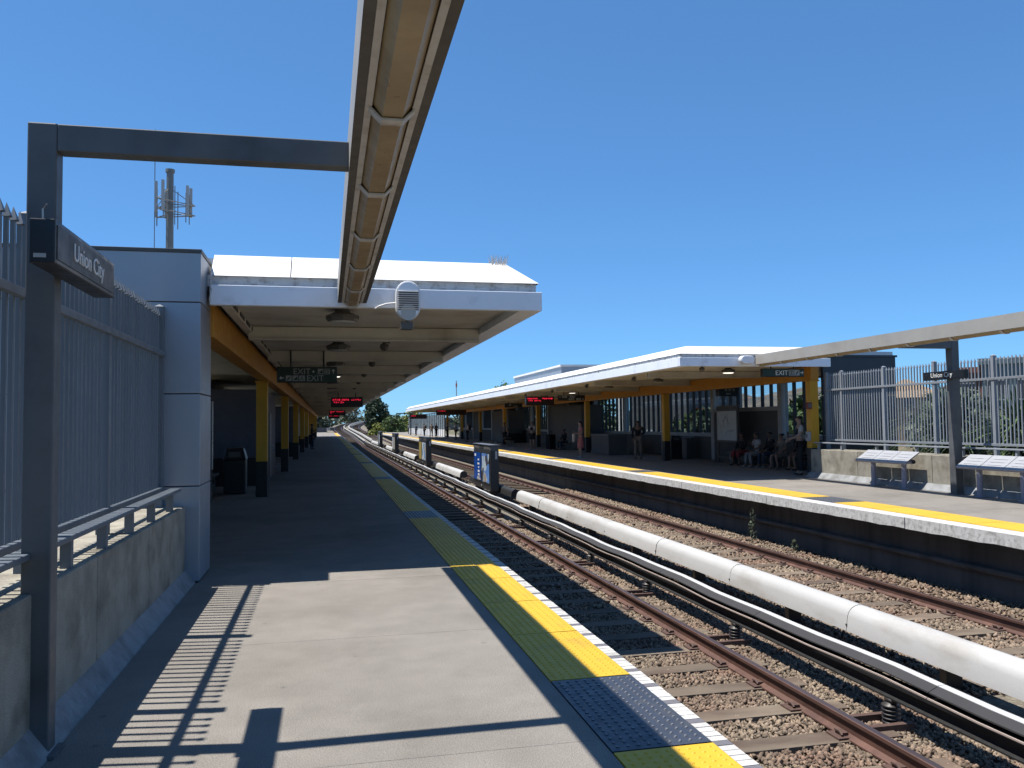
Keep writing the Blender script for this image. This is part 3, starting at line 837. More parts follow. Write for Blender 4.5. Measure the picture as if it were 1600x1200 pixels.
# inside the hall: framed map case, bench, litter bin, box beam with camera
def map_case(label, loc, rz, w, z0, z1, paper=True):
    t = thing('map_case', label, 'map stand', loc, rz)
    b = MB(); b.box(-w / 2, w / 2, -.05, .05, z0, z1); build('case', b, M_steel if not paper else M_lampg, t, bevel=.01)
    f = MB(); f.box(-w / 2 + .07, w / 2 - .07, -.058, -.051, z0 + .08, z1 - .22); s = build('map_sheet', f, M_paper, t)
    h = MB(); h.box(-w / 2 + .07, w / 2 - .07, -.058, -.051, z1 - .18, z1 - .06); build('header', h, M_signg, t)
    l = MB(); W = w / 2 - .16; zc = (z0 + z1) / 2 - .07; H = (z1 - z0) / 2 - .3
    rr_ = random.Random(4)
    for x_, y_, a_, n_ in ((-.1, -.9, 1.3, 9), (-.3, -.2, 2.0, 6), (.15, -.1, .7, 6), (.2, .1, 1.6, 6), (.3, -.5, .1, 4), (-.5, .4, .4, 5), (-.7, -.7, .9, 4)):
        p0 = Vector((x_ * W, zc + y_ * H)); ang = a_
        for k_ in range(n_):
            ang += rr_.uniform(-.5, .5); p1 = p0 + Vector((math.cos(ang), math.sin(ang))) * .09
            if abs(p1.x) > W or abs(p1.y - zc) > H * 1.15: break
            n = Vector((-math.sin(ang), math.cos(ang))) * .007
            q = [p0 + n, p0 - n, p1 - n, p1 + n]
            l.hexa([(v.x, -.062, v.y) for v in q] + [(v.x, -.0585, v.y) for v in q]); p0 = p1
    build('map_lines', l, M_mapline, s, kind='stuff')
    for sx in (-1, 1):
        g_ = MB(); g_.box(sx * (w / 2 - .05) - .03, sx * (w / 2 - .05) + .03, -.04, .04, 0, z0 - .001); build('leg', g_, M_lampg, t)
        g_ = MB(); g_.box(sx * (w / 2 - .05) - .04, sx * (w / 2 - .05) + .04, -.22, .22, 0, .03); build('foot', g_, M_lampg, t)
    c = MB(); c.box(-w / 2 + .08, w / 2 - .08, -.02, .02, .18, .23); build('cross_bar', c, M_lampg, t)
    return t
map_case('dim steel map case just inside the hall behind the clad pier', (-3.0, 19.2, 0), math.pi / 2 * 0.0, 1.1, .75, 2.25, False)
map_case('grey framed map case on legs in front of the far windows', (15.65, 30.4, 0), -math.pi / 2, 1.75, .82, 2.28)
def slab_bench(label, loc, L, rz=0.0):
    t = thing('bench', label, 'bench', loc, rz)
    b = MB(); b.box(-.24, .24, 0, L, .40, .46); build('seat', b, M_lampg, t, bevel=.01)
    for k in range(4):
        l = MB(); y = .25 + (L - .5) * k / 3; l.box(-.17, .17, y - .03, y + .03, 0, .398); build('leg', l, M_steel, t)
    return t
slab_bench('low dark bench inside the near hall beside the litter bin', (-3.05, 20.3, 0), 3.0)
slab_bench('low dark bench under the high windows with seated passengers', (15.45, 24.6, 0), 5.2)
def litter_bin(label, loc, h=1.15):
    t = thing('litter_bin', label, 'bin', loc)
    b = MB(); b.prism([(-.26, -.26), (.26, -.26), (.26, .26), (-.26, .26)], 'z', 0.02, h * .74); build('body', b, M_bin, t, bevel=.02)
    b = MB(); b.hexa([(-.28, -.28, h * .745), (.28, -.28, h * .745), (.28, .28, h * .745), (-.28, .28, h * .745), (-.2, -.2, h), (.2, -.2, h), (.2, .2, h), (-.2, .2, h)]); l = build('lid', b, M_bin, t, bevel=.02)
    b = MB(); b.box(-.14, .14, -.262, -.25, h * .80, h * .92); build('opening', b, M_lampg, l)
    b = MB(); b.box(.262, .272, -.2, -.08, .1, h * .7); build('side_strip', b, M_steel, t)
    return t
litter_bin('black litter bin with sloped lid beside the first yellow column', (-2.25, 21.9, 0))
litter_bin('black litter bin behind the yellow column of the far platform', (15.0, 34.2, 0), 1.05)
fm = thing('steel_cabinet', 'tall brushed steel cabinet in the shadow behind the clad pier', 'cabinet', (-2.9, 16.2, 0))
b = MB(); b.box(-.5, .5, -.8, .8, .1, 2.5); build('body', b, M_steel, fm, bevel=.02)
b = MB(); b.box(.501, .52, -.5, .5, .6, 2.0); build('door', b, M_lampg, fm)

# ---- lamps under the soffits
lm = MB(); lm.lathe([(.10, 0), (.10, -.03), (.215, -.075), (.215, -.12), (.185, -.155)], (0, 0), 8)
LAMP = lm.mesh('lamp_body', M_lampg)
ln = MB(); ln.lathe([(.17, -.156), (.14, -.175)], (0, 0), 12); LENS = ln.mesh('lamp_lens', M_lens); LENSL = ln.mesh('lamp_lens', M_lit)
def lamp(label, x, y, z, group=None, lit=False):
    t = thing('soffit_lamp', label, 'lamp', (x, y, z), 0.0, group)
    inst('lamp_body', LAMP, t); inst('lamp_lens', LENSL if lit else LENS, t)
ORD = ['first', 'second', 'third', 'fourth', 'fifth', 'sixth', 'seventh', 'eighth', 'ninth', 'tenth']
for k in range(9):
    lab = ['nearest grey octagonal lamp under the near canopy', 'second grey octagonal lamp under the near canopy', 'third grey octagonal lamp under the near canopy, above the exit sign'][k] if k < 3 else 'small %s lamp counted from the front of the near canopy' % ORD[k]
    lamp(lab, .2, 11.0 + 4.2 * k, 3.205, 'lamps under the near canopy', k == 3)
for k in range(8):
    lab = ['bright soffit lamp nearest the front of the far canopy', 'second soffit lamp of the far canopy'][k] if k < 2 else 'small %s lamp counted from the front of the far canopy' % ORD[k]
    lamp(lab, 12.0, 23.2 + 5.5 * k, 3.305, 'lamps under the far canopy', k in (0, 3))
# small cameras on the soffit beams
cm = MB(); cm.lathe([(.035, 0), (.035, -.04), (.075, -.05), (.085, -.10), (.06, -.15), (.02, -.17)], (0, 0), 12)
CAMB = cm.mesh('dome', M_lampg)
ca = MB(); ca.box(-.02, .10, -.02, .02, -.03, 0); CAMA = ca.mesh('bracket', M_lampg)
for k in range(5):
    t = thing('soffit_speaker', ['nearest small round speaker under the near canopy beams', 'second small round speaker under the near canopy beams'][k] if k < 2 else 'tiny %s round speaker counted from the front of the near canopy' % ORD[k], 'speaker', (1.02, 15.1 + 4.2 * k, 3.20), 0, 'speakers under the near canopy')
    inst('dome', CAMB, t); inst('bracket', CAMA, t)
for k in range(5):
    t = thing('soffit_speaker', 'small round speaker under the far canopy beside its open edge' if k == 0 else 'tiny %s round speaker counted from the front of the far canopy' % ORD[k], 'speaker', (10.7, 22.3 + 5.5 * k, 3.29), 0, 'speakers under the far canopy')
    inst('dome', CAMB, t); inst('bracket', CAMA, t)

# ---- oval louvred light on the near canopy edge
ov = thing('oval_louvre_light', 'white oval louvred light fixed to the edge of the near canopy', 'light', (.95, 9.90, 3.18))
ovb = thing('oval_light', 'small white oval lamp housing at the canopy end of the far light trough', 'light', (11.62, 21.36, 3.40))
def stadium(w, h, n=10):
    r = w / 2; q = h / 2 - r
    return [(r * math.cos(a), q + r * math.sin(a)) for a in [math.pi * i / n for i in range(n + 1)]] + [(r * math.cos(a), -q + r * math.sin(a)) for a in [math.pi + math.pi * i / n for i in range(n + 1)]]
b = MB(); b.prism([(z, x) for x, z in stadium(.24, .42)], 'y', -.10, .10); build('casing', b, M_white, ovb, bevel=.02)
b = MB(); b.prism([(z, x) for x, z in stadium(.20, .38)], 'y', -.108, -.10); build('face', b, M_fascia, ovb)
b = MB(); b.prism(stadium(.29, .47), 'y', -.05, .10); build('casing', b, M_white, ov, bevel=.015)
b = MB(); b.prism(stadium(.25, .43), 'y', -.057, -.05); build('face', b, M_fascia, ov)
for k in range(9):
    b = MB(); z = .105 - .026 * k; b.hexa([(-.12, -.062, z - .006), (.12, -.062, z - .006), (.12, -.056, z - .006), (-.12, -.056, z - .006), (-.12, -.072, z + .001), (.12, -.072, z + .001), (.12, -.056, z + .007), (-.12, -.056, z + .007)])
    build('louvre', b, M_white, ov)
    b = MB(); b.box(-.125, .125, -.0585, -.0572, z - .019, z - .007); build('slot', b, M_lampg, ov)
b = MB(); b.prism(stadium(.18, .20), 'y', -.060, -.057); b.v = [(v[0], v[1], v[2] - .145 * 1) for v in b.v]; build('lower_lens', b, M_lens, ov)
b = MB(); b.tube([(-.14, .06, -.02), (-.25, .08, -.03), (-.34, .10, -.06), (-.38, .13, -.085)], .011, 6); build('conduit', b, M_white, ov)
b = MB(); b.box(-.08, .06, .0, .14, -.34, -.25); b.tube([(.0, .05, -.22), (0, .06, -.27)], .02, 6); build('lower_box', b, M_lampg, ov)

# ---- hanging signs
def hung(name, label, x0, x1, y, z0, z1, top, cat, d=.14, mcase=M_signk, group=None):
    t = thing(name, label, cat, ((x0 + x1) / 2, y, z0), 0, group)
    w = (x1 - x0) / 2; h = z1 - z0
    b = MB(); b.box(-w, w, 0, d, 0, h); build('casing', b, mcase, t, bevel=.008)
    for sx in (-.55, .55):
        r = MB(); r.tube([(sx * w, d / 2, h - .002), (sx * w, d / 2, top - z0)], .018, 6); build('hanger', r, M_signk, t)
    return t, w, h
def pict(t, x, z, s, kind, y=-.006):
    b = MB(); b.box(x, x + s, y, y + .005, z, z + s); p = build('pictogram', b, M_dim, t)
    k = MB(); u = s / 10
    R_ = lambda a, c, b2, d: k.box(x + a * u, x + b2 * u, y - .003, y, z + c * u, z + d * u)
    if kind == 'stairs':
        for i in range(4): R_(1.5 + 1.8 * i, 1.5, 3.3 + 1.8 * i, 3 + 1.6 * i)
    elif kind == 'lift':
        R_(1.5, 1.2, 8.5, 2.2); R_(1.5, 7.8, 8.5, 8.8); R_(1.5, 2.2, 2.5, 7.8); R_(7.5, 2.2, 8.5, 7.8); R_(4.4, 2.2, 5.6, 7.8)
    elif kind == 'escalator':
        k.add([(x + 1.5 * u, y - .003, z + 1.5 * u), (x + 4 * u, y - .003, z + 1.5 * u), (x + 8.5 * u, y - .003, z + 7.5 * u), (x + 6 * u, y - .003, z + 7.5 * u)] + [(x + 1.5 * u, y, z + 1.5 * u), (x + 4 * u, y, z + 1.5 * u), (x + 8.5 * u, y, z + 7.5 * u), (x + 6 * u, y, z + 7.5 * u)], [(0, 1, 2, 3), (4, 7, 6, 5), (0, 4, 5, 1), (1, 5, 6, 2), (2, 6, 7, 3), (3, 7, 4, 0)])
    else:  # wheelchair
        R_(4, 7.4, 5.6, 8.9); R_(4, 4, 5.4, 7.2); R_(4, 3.6, 7, 4.6); R_(6.2, 1.4, 7.4, 4.2); R_(2.4, 1.4, 5, 2.4); R_(2, 2, 3, 5)
    build('pictogram_ink', k, M_green, p)
def arrow(t, x, z, s, d, y=-.006):
    """thin line arrow pointing left, right or up"""
    k = MB(); v = {'left': (-1, 0), 'right': (1, 0), 'up': (0, 1)}[d]; c = Vector((x + s / 2, z + s / 2)); v = Vector(v); n = Vector((-v.y, v.x)); w = s * .07
    def seg(p, q):
        dd = (q - p).normalized(); nn = Vector((-dd.y, dd.x)) * w
        a = [p + nn, p - nn, q - nn, q + nn]
        k.hexa([(i.x, y, i.y) for i in a] + [(i.x, y + .004, i.y) for i in a])
    tip = c + v * s * .45
    seg(c - v * s * .45, tip); seg(tip, tip - v * s * .35 + n * s * .33); seg(tip, tip - v * s * .35 - n * s * .33)
    build('arrow', k, M_text, t)
t, w, h = hung('exit_sign', 'dark green two line exit sign hanging under the near canopy', -.97, .20, 17.0, 2.555, 2.87, 3.2, 'sign')
b = MB(); b.box(-w + .012, w - .012, -.003, -.0005, .012, h - .012); build('face', b, M_green, t)
MATS['sign text'] = mat('sign text', (0.62, 0.64, 0.62), .5, var=.02)
lettering('EXIT', .165, t, (-w + .31, -.004, h - .15), FACE_NEG_Y, MATS['sign text'])
b = MB(); b.add([(-w + .68, -.006, h - .115), (-w + .73, -.006, h - .115), (-w + .705, -.006, h - .065), (-w + .68, -.002, h - .115), (-w + .73, -.002, h - .115), (-w + .705, -.002, h - .065)], [(0, 1, 2), (3, 5, 4), (0, 3, 4, 1), (1, 4, 5, 2), (2, 5, 3, 0)]); build('triangle', b, M_text, t)
pict(t, -w + .79, h - .15, .11, 'stairs'); pict(t, -w + .92, h - .15, .11, 'lift'); arrow(t, -w + 1.05, h - .14, .09, 'up')
arrow(t, -w + .05, .045, .09, 'left'); pict(t, -w + .17, .03, .11, 'escalator'); pict(t, -w + .30, .03, .11, 'stairs'); pict(t, -w + .43, .03, .11, 'wheelchair')
lettering('EXIT', .165, t, (-w + .57, -.004, .03), FACE_NEG_Y, MATS['sign text'])
t, w, h = hung('exit_sign', 'green exit sign with white letters at the front of the far canopy', 12.40, 13.74, 21.85, 2.955, 3.195, 3.3, 'sign')
b = MB(); b.box(-w + .012, w - .012, -.003, -.0005, .012, h - .012); build('face', b, M_green, t)
lettering('EXIT', .20, t, (-w + .40, -.004, .045), FACE_NEG_Y, M_text)
pict(t, -w + .84, .035, .165, 'lift'); pict(t, -w + 1.02, .035, .165, 'escalator'); arrow(t, -w + 1.20, .055, .12, 'right')
t, w, h = hung('exit_sign', 'dark exit sign between the LED board and a yellow column on the far platform', 11.35, 12.75, 40.0, 2.78, 3.05, 3.3, 'sign')
arrow(t, -w + .06, .15, .09, 'left'); pict(t, -w + .2, .14, .11, 'stairs'); pict(t, -w + .33, .14, .11, 'lift'); lettering('EXIT', .14, t, (-w + .62, -.004, .15), FACE_NEG_Y, MATS['sign text'])
lettering('EXIT', .14, t, (-w + .55, -.004, .02), FACE_NEG_Y, MATS['sign text']); pict(t, -w + .95, .015, .11, 'escalator'); pict(t, -w + 1.08, .015, .11, 'wheelchair'); arrow(t, -w + 1.24, .03, .09, 'right')
t, w, h = hung('exit_sign', 'small dark sign hanging left of the LED board on the far platform', 11.6, 12.8, 54.0, 2.72, 3.0, 3.3, 'sign')
pict(t, -w + .3, .12, .13, 'lift'); lettering('EXIT', .14, t, (-w + .62, -.004, .03), FACE_NEG_Y, MATS['sign text'])
t, w, h = hung('platform_sign', 'black boxy sign above the map case on the far platform', 14.7, 15.5, 29.2, 2.62, 2.95, 3.3, 'sign', .3)
for k in range(3):
    pict(t, -w + .25 + .16 * k, .2, .09, 'lift')
lettering('EXIT', .1, t, (-w + .3, -.004, .06), FACE_NEG_Y, MATS['sign text'])

def led_board(label, x0, x1, y, z0, z1, rows, top=3.2):
    t, w, h = hung('led_board', label, x0, x1, y, z0, z1, top, 'display board', .2)
    b = MB(); b.box(-w + .03, w - .03, -.004, -.0005, .03, h - .03); build('screen', b, M_ledoff, t)
    px = (2 * w - .14) / 58
    m = MB()
    for (row, segs) in enumerate(rows):
        zc = h - .07 - row * .105
        for a, bb in segs:
            c = a
            while c < bb:
                for r in range(4):
                    for q in range(3):
                        if random.random() < .6:
                            X = -w + .07 + (c + q) * px; Z = zc - r * .017
                            m.box(X, X + px * .92, -.008, -.0045, Z - .015, Z)
                c += 4
    build('led_text', m, M_led, t, kind='stuff')
    return t
led_board('nearest LED board with red text under the near canopy', .16, 1.46, 35.0, 2.43, 2.84, [[(0, 15), (18, 34), (38, 58)], [(2, 12), (16, 24)]])
led_board('second LED board with red text under the near canopy', .16, 1.46, 68.0, 2.45, 2.86, [[(0, 18), (24, 54)], [(2, 10)]])
led_board('farthest LED board with red text under the near canopy', .16, 1.46, 100.0, 2.45, 2.86, [[(0, 20), (28, 56)]])
led_board('nearest LED board with red text under the far canopy', 10.05, 11.55, 41.5, 2.58, 3.04, [[(0, 22), (34, 58)], [(1, 12), (16, 30)]], 3.3)
led_board('second LED board with red text under the far canopy', 10.1, 13.0, 78.0, 2.5, 3.0, [[(2, 18)]], 3.3)
led_board('red LED board beyond the end of the far canopy', 10.4, 12.6, 106.5, 2.35, 2.9, [[(4, 20)], [(3, 16)]], 3.3)

# ================================================================== FAR CANOPY
fcan = canopy('long flat station canopy with white edges over the far platform', 9.65, 16.9, 21.5, 104.0, -1, 3.30, 14.2, [22.2 + 11 * k for k in range(8)], 14.2, 3.23, 3.475, 3.585, 3.83,
       [9.65, 14.40], [24.95 + 5.5 * k for k in range(15)], (9.94, 14.06), (9.65, 14.4), [9.65, 12.1, 14.40])
cx_, cy_ = (9.65 + 16.9) / 2, 21.5
ic = MB(); ic.box(14.34, 16.85, 22.2, 103.9, 3.17, 3.24); ic.v = [(v[0] - cx_, v[1] - cy_, v[2]) for v in ic.v]; build('inner_ceiling', ic, M_soffit, fcan)
ew = thing('end_wall', 'dark blue grey metal end wall of the far canopy behind the fence', 'wall', (16.2, 22.0, 0))
for z0, z1 in ((0, 1.2), (1.21, 2.4), (2.41, 3.56)):
    m = MB(); m.box(-1.74, .75, 0, .12, z0, z1); build('cladding_panel', m, M_bluewall, ew, bevel=.005)
m = MB(); m.box(-1.8, .8, -.03, .4, 3.56, 3.62); build('coping', m, M_bluewall, ew)
rb = thing('roof_unit', 'pale flat roof unit on top of the far canopy', 'roof unit', (19.0, 60.0, 3.7))
m = MB(); m.box(-1.7, 1.3, 0, 16, 0, 2.2); build('body', m, M_clad, rb); m = MB(); m.box(-1.8, 1.4, -.1, 16.1, 2.2, 2.35); build('lid', m, M_white, rb)
ap = thing('roof_mast', 'thin short mast above the roof line of the far canopy', 'mast', (13.6, 88, 3.7))
m = MB(); m.tube([(0, 0, 0), (0, 0, 2.6)], .05, 6); build('pole', m, M_mast, ap); m = MB(); m.lathe([(.09, 1.9), (.09, 2.3)], (0, 0), 8); build('head', m, M_redroof, ap)
kinds = ['win', 'high', 'win', 'win', 'win', 'solid', 'solid', 'win', 'win', 'solid', 'win', 'win', 'solid', 'win', 'win']
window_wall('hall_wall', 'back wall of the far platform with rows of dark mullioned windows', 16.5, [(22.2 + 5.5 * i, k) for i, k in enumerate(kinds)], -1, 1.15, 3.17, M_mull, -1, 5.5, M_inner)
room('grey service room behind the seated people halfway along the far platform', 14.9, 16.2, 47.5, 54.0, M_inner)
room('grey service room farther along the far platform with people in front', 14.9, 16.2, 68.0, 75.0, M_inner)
# open windscreen beyond the far canopy
wsn = thing('windscreen', 'blue glass windscreen on dark posts beyond the far canopy', 'windscreen', (14.6, 104.3, 0))
for k in range(24):
    m = MB(); m.box(-.06, .06, -.08, .08, 0, 3.1); build('post', m, M_mull, wsn, (0, 2.0 * k, 0))
    m = MB(); m.box(-.03, .03, .1, 1.9, .02, .95); build('lower_panel', m, M_white, wsn, (0, 2.0 * k, 0))
    m = MB(); m.box(-.012, .012, .1, 1.9, .98, 2.9); build('pane', m, M_glassb, wsn, (0, 2.0 * k, 0))
m = MB(); m.box(-.08, .08, 0, 48, 3.1, 3.2); build('top_rail', m, M_mull, wsn)
lp = thing('platform_light_post', 'thin post with flat lamp arm beyond the far canopy', 'light post', (12.6, 128, 0))
m = MB(); m.tube([(0, 0, 0), (0, 0, 3.3)], .09, 8); build('post', m, M_mull, lp); m = MB(); m.box(-2.2, .6, -.15, .15, 3.25, 3.4); build('arm', m, M_mull, lp)

# small wall call box and red hose sign by the far end column
cb = thing('hose_reel_sign', 'small red box on the yellow column by the far end wall', 'box', (14.02, 22.05, 2.0)); m = MB(); m.box(-.10, .045, -.05, .05, 0, .2); build('box', m, mat('dull red', (0.3, 0.06, 0.04), .5), cb); m = MB(); m.box(-.08, .03, -.055, -.05, .04, .16); build('cover', m, M_noseg, cb)
cs = thing('call_box', 'small white call box low on the yellow column of the far platform', 'box', (14.01, 22.15, 1.05)); m = MB(); m.box(-.05, .05, -.06, .06, 0, .28); build('box', m, M_mullw, cs); m = MB(); m.box(-.056, -.05, -.03, .03, .1, .2); build('button_plate', m, M_lampg, cs)
dm = thing('drinking_fountain', 'pale grey drinking fountain beside the bin on the far platform', 'fountain', (16.0, 34.9, 0)); m = MB(); m.box(-.2, .2, -.25, .25, 0, .85); build('pedestal', m, M_lampg, dm, bevel=.02); m = MB(); m.lathe([(.22, .85), (.28, .95), (.24, .96)], (0, 0), 14); build('bowl', m, M_steel, dm); m = MB(); m.tube([(.1, 0, .95), (.1, 0, 1.03), (.04, 0, 1.05)], .015, 6); build('spout', m, M_steel, dm)
fb = thing('concrete_planter', 'low pale concrete block beside the woman in pink', 'block', (14.4, 41.2, 0)); m = MB(); m.box(-.5, .5, -1.4, 1.4, 0, .98); build('body', m, M_inner, fb, bevel=.02); m = MB(); m.box(-.53, .53, -1.43, 1.43, .98, 1.05); build('rim', m, M_lampg, fb)

# ================================================================== SLATTED LEANING BENCHES
def lean_bench(label, y0, L=1.92):
    t = thing('leaning_bench', label, 'bench', (13.55, y0, 0))
    c, s = .84, .54                              # slope of the seat plate, high at the wall side
    def P(u, z): return (u * c - z * s - .22, .62 + u * s + z * c)
    n = 3; w = L / n
    for i in range(n):
        a, b = i * w + .008, (i + 1) * w - .008
        m = MB(); U = [0, .115, .127, .217, .229, .325, .337, .47]
        for j in range(0, 8, 2):
            p0, p1 = P(U[j], 0), P(U[j + 1], 0); q0, q1 = P(U[j], .022), P(U[j + 1], .022)
            m.prism([p0, p1, q1, q0], 'y', a, b)
        for e0, e1 in ((a, a + .13), (b - .13, b)):
            p0, p1, q1, q0 = P(.05, .002), P(.42, .002), P(.42, .020), P(.05, .020); m.prism([p0, p1, q1, q0], 'y', e0, e1)
        build('seat_panel', m, M_bench, t)
    m = MB(); m.prism([P(.0, -.03), P(.05, -.03), P(.05, -.002), P(.0, -.002)], 'y', .01, L - .01); build('front_bar', m, M_benchl, t)
    m = MB(); m.tube([(.0, .03, .66), (.0, L + .03, .66)], .055, 12); build('beam', m, M_benchl, t)
    m = MB(); m.tube([(.0, L + .031, .66), (.0, L + .05, .66)], .045, 12); m.tube([(0, -.0, .66), (0, .029, .66)], .045, 12); build('end_cap', m, M_rubber, t)
    for y in (.36, L - .42):
        m = MB(); m.tube([(0, y, 0), (0, y, .64)], .06, 12); build('leg', m, M_benchl, t)
        m = MB(); m.lathe([(.1, 0.0), (.1, .015)], (0, y), 14); build('leg_flange', m, M_benchl, t)
    return t
lean_bench('pale grey slatted leaning bench nearest the far canopy', 17.05)
lean_bench('pale grey slatted leaning bench at the right edge beyond the gantry post', 13.55)
# ================================================================== CONTACT RAIL, DUCT, KIOSKS
cr = thing('contact_rail', 'raised contact rail with white topped cover board beside the near track', 'contact rail', (5.28, 0, 0))
m2 = MB(); sweep(m2, [(5.17, -.945), (5.31, -.945), (5.31, -.93), (5.26, -.92), (5.26, -.84), (5.31, -.82), (5.31, -.79), (5.17, -.79), (5.17, -.82), (5.215, -.84), (5.215, -.92), (5.17, -.93)])
m2.v = [(v[0] - 5.28, v[1], v[2]) for v in m2.v]
build('rail', m2, M_rubber, cr)
y = 3.4; k = 0
cb_len = 3.05
def wave(y): return .012 * math.sin(y * 1.1) + .008 * math.sin(y * 2.7 + 1)
while y < 118:
    g_, w_, l_ = MB(), MB(), MB()
    n = 5
    for i in range(n):
        a, b = y + .004 + (cb_len - .008) * i / n, y + .004 + (cb_len - .008) * (i + 1) / n
        wa, wb = wave(a), wave(b)
        def quad(mb, pts):
            mb.hexa([(p[0] - 5.28 + wa, a, p[1] + wa * .5) for p in pts[:2]] + [(p[0] - 5.28 + wb, b, p[1] + wb * .5) for p in pts[1::-1]] + [(p[0] - 5.28 + wa, a, p[1] + wa * .5) for p in pts[2:]] + [(p[0] - 5.28 + wb, b, p[1] + wb * .5) for p in pts[:1:-1]])
        quad(g_, [(5.188, -.742), (5.284, -.700), (5.188, -.728), (5.284, -.686)])
        quad(w_, [(5.286, -.700), (5.362, -.696), (5.286, -.682), (5.362, -.678)])
        quad(l_, [(5.163, -.79), (5.180, -.79), (5.163, -.776), (5.180, -.776)])
        quad(g_, [(5.364, -.80), (5.376, -.80), (5.364, -.68), (5.376, -.68)])
    o = build('cover_board', g_, M_cover, cr)
    build('white_strip', w_, M_coverw, o); build('lip', l_, M_lip, o)
    y += cb_len; k += 1
m = MB(); i0 = next(i for i, p in enumerate(AL) if p[1] > 118)
sweep(m, [(5.17, -.8), (5.37, -.8), (5.37, -.68), (5.17, -.73)], i0); m.v = [(v[0] - 5.28, v[1], v[2]) for v in m.v]
build('far_cover_board', m, M_housing, cr)
im = MB(); prof = [(.085, -.25)]
for q in range(5): z = -.235 + .038 * q; prof += [(.055, z), (.088, z + .012), (.085, z + .024), (.055, z + .03)]
prof += [(.05, -.04)]
im.lathe(prof, (0, 0), 14); im.box(-.035, .035, -.05, .05, -.04, 0.0); INS = im.mesh('insulator', M_insul)
INS.polygons.foreach_set('use_smooth', [True] * len(INS.polygons))
bm_ = MB()
bm_.prism([(-.006, -.29), (.006, -.29), (.006, -.196), (.055, -.195), (.055, -.185), (-.006, -.185)], 'x', -.50, .12)
INB = bm_.mesh('bracket', M_clip)
y = 6.98 - 3.05
while y < 120:
    o = inst('insulator', INS, cr, (-.075, y, -.945)); inst('bracket', INB, o, (0, -.17, 0)); inst('bracket', INB, o, (0, .12, 0))
    y += 3.05

# white duct in lengths along the middle, broken at the kiosks
KI = [(30.5, 34.1), (51.0, 55.2), (75.0, 78.5), (97.0, 100.5)]
du = thing('white_duct', 'fat white round duct running between the two tracks', 'duct', (6.5, 0, -.81))
RD = .187
HOOD = [(-.196, -.125), (-.172, .05), (-.150, .105), (-.112, .148), (-.06, .176), (0, .186), (.06, .176), (.112, .148), (.150, .105), (.172, .05), (.196, -.125)]
pm_ = MB(); pm_.prism(HOOD, 'y', .004, 3.066); PIPE = pm_.mesh('duct_section', M_pipe)
PIPE.polygons.foreach_set('use_smooth', [True] * len(PIPE.polygons)); PIPE.set_sharp_from_angle(angle=math.radians(35))
cl_ = MB(); cl_.prism([(x * 1.008, z * 1.008) for x, z in HOOD], 'y', -.004, .004); cl_.tube([(-.20, 0, -.05), (-.183, 0, -.05)], .013, 8); COLLAR = cl_.mesh('joint_band', M_kiosk)
sd = MB(); sd.box(-.10, .10, -.05, .05, -.5, -.15); SADDLE = sd.mesh('saddle', M_kiosk)
y = 9.26 - 3.07 * 3
while y < 122:
    if not any(a - 1.9 < y + 3.0 and y < b + 3.2 for a, b in KI):
        o = inst('duct_section', PIPE, du, (.008 * (random.random() - .5), y, .01 * (random.random() - .5)), .004 * (random.random() - .5)); inst('joint_band', COLLAR, o, (0, 0, 0)); inst('saddle', SADDLE, o, (0, 1.53, 0))
    y += 3.07
m = MB(); i0 = next(i for i, p in enumerate(AL) if p[1] > 121)
sweep(m, [(6.5 + x, -.81 + z) for x, z in HOOD], i0); m.v = [(v[0] - 6.5, v[1], v[2] + .81) for v in m.v]
build('far_duct', m, M_housing, du, smooth=True)
for a, b in KI:
    m = MB(); m.prism([(x * .86, z * .86 - .01) for x, z in HOOD], 'y', a - 1.9, b + 3.3); build('black_sleeve', m, M_rubber, du, smooth=True)
# second raised duct guard of the far track
def kiosk(label, y0, y1, posters):
    t = thing('advert_kiosk', label, 'advert case', (6.0, y0, -.86))
    L = y1 - y0
    m = MB(); m.box(-.02, .30, 0, L, .0, 1.52); build('case', m, M_kiosk, t, bevel=.015)
    m = MB(); m.box(-.022, .302, -.002, L + .002, 1.523, 1.70); build('header', m, M_kioskt, t, bevel=.008)
    for q in range(3):
        m = MB(); m.box(-.027, -.0225, L * (.06 + .32 * q), L * (.30 + .32 * q), 1.55, 1.67); build('header_panel', m, M_kiosk if q % 2 else M_lampg, t)
    m = MB(); m.box(-.05, .33, -.03, L + .03, 1.703, 1.735); build('cap', m, M_kioskt, t, bevel=.008)
    for (a, b, mm) in posters:
        m = MB(); m.box(-.036, -.021, L * a, L * b, .22, 1.44); f = build('poster_frame', m, M_rubber, t)
        m = MB(); m.box(-.042, -.0365, L * a + .07, L * b - .07, .28, 1.38); build('poster', m, mm, f)
    m = MB(); m.tube([(.2, .05, 1.72), (.2, .05, 1.86)], .015, 6); build('lifting_pin', m, M_steel, t)
    m = MB(); m.box(.16, .24, -.012, -.001, 1.2, 1.5); build('hasp', m, M_steel, t)
    m = MB(); m.box(-.04, -.021, L * .48, L * .52, .08, .14); build('lock_plate', m, M_dim, t)
    for a in (.1, L - .5):
        m = MB(); m.box(.02, .26, a, a + .4, -.4, -.001); build('foot', m, M_rubber, t)
    return t
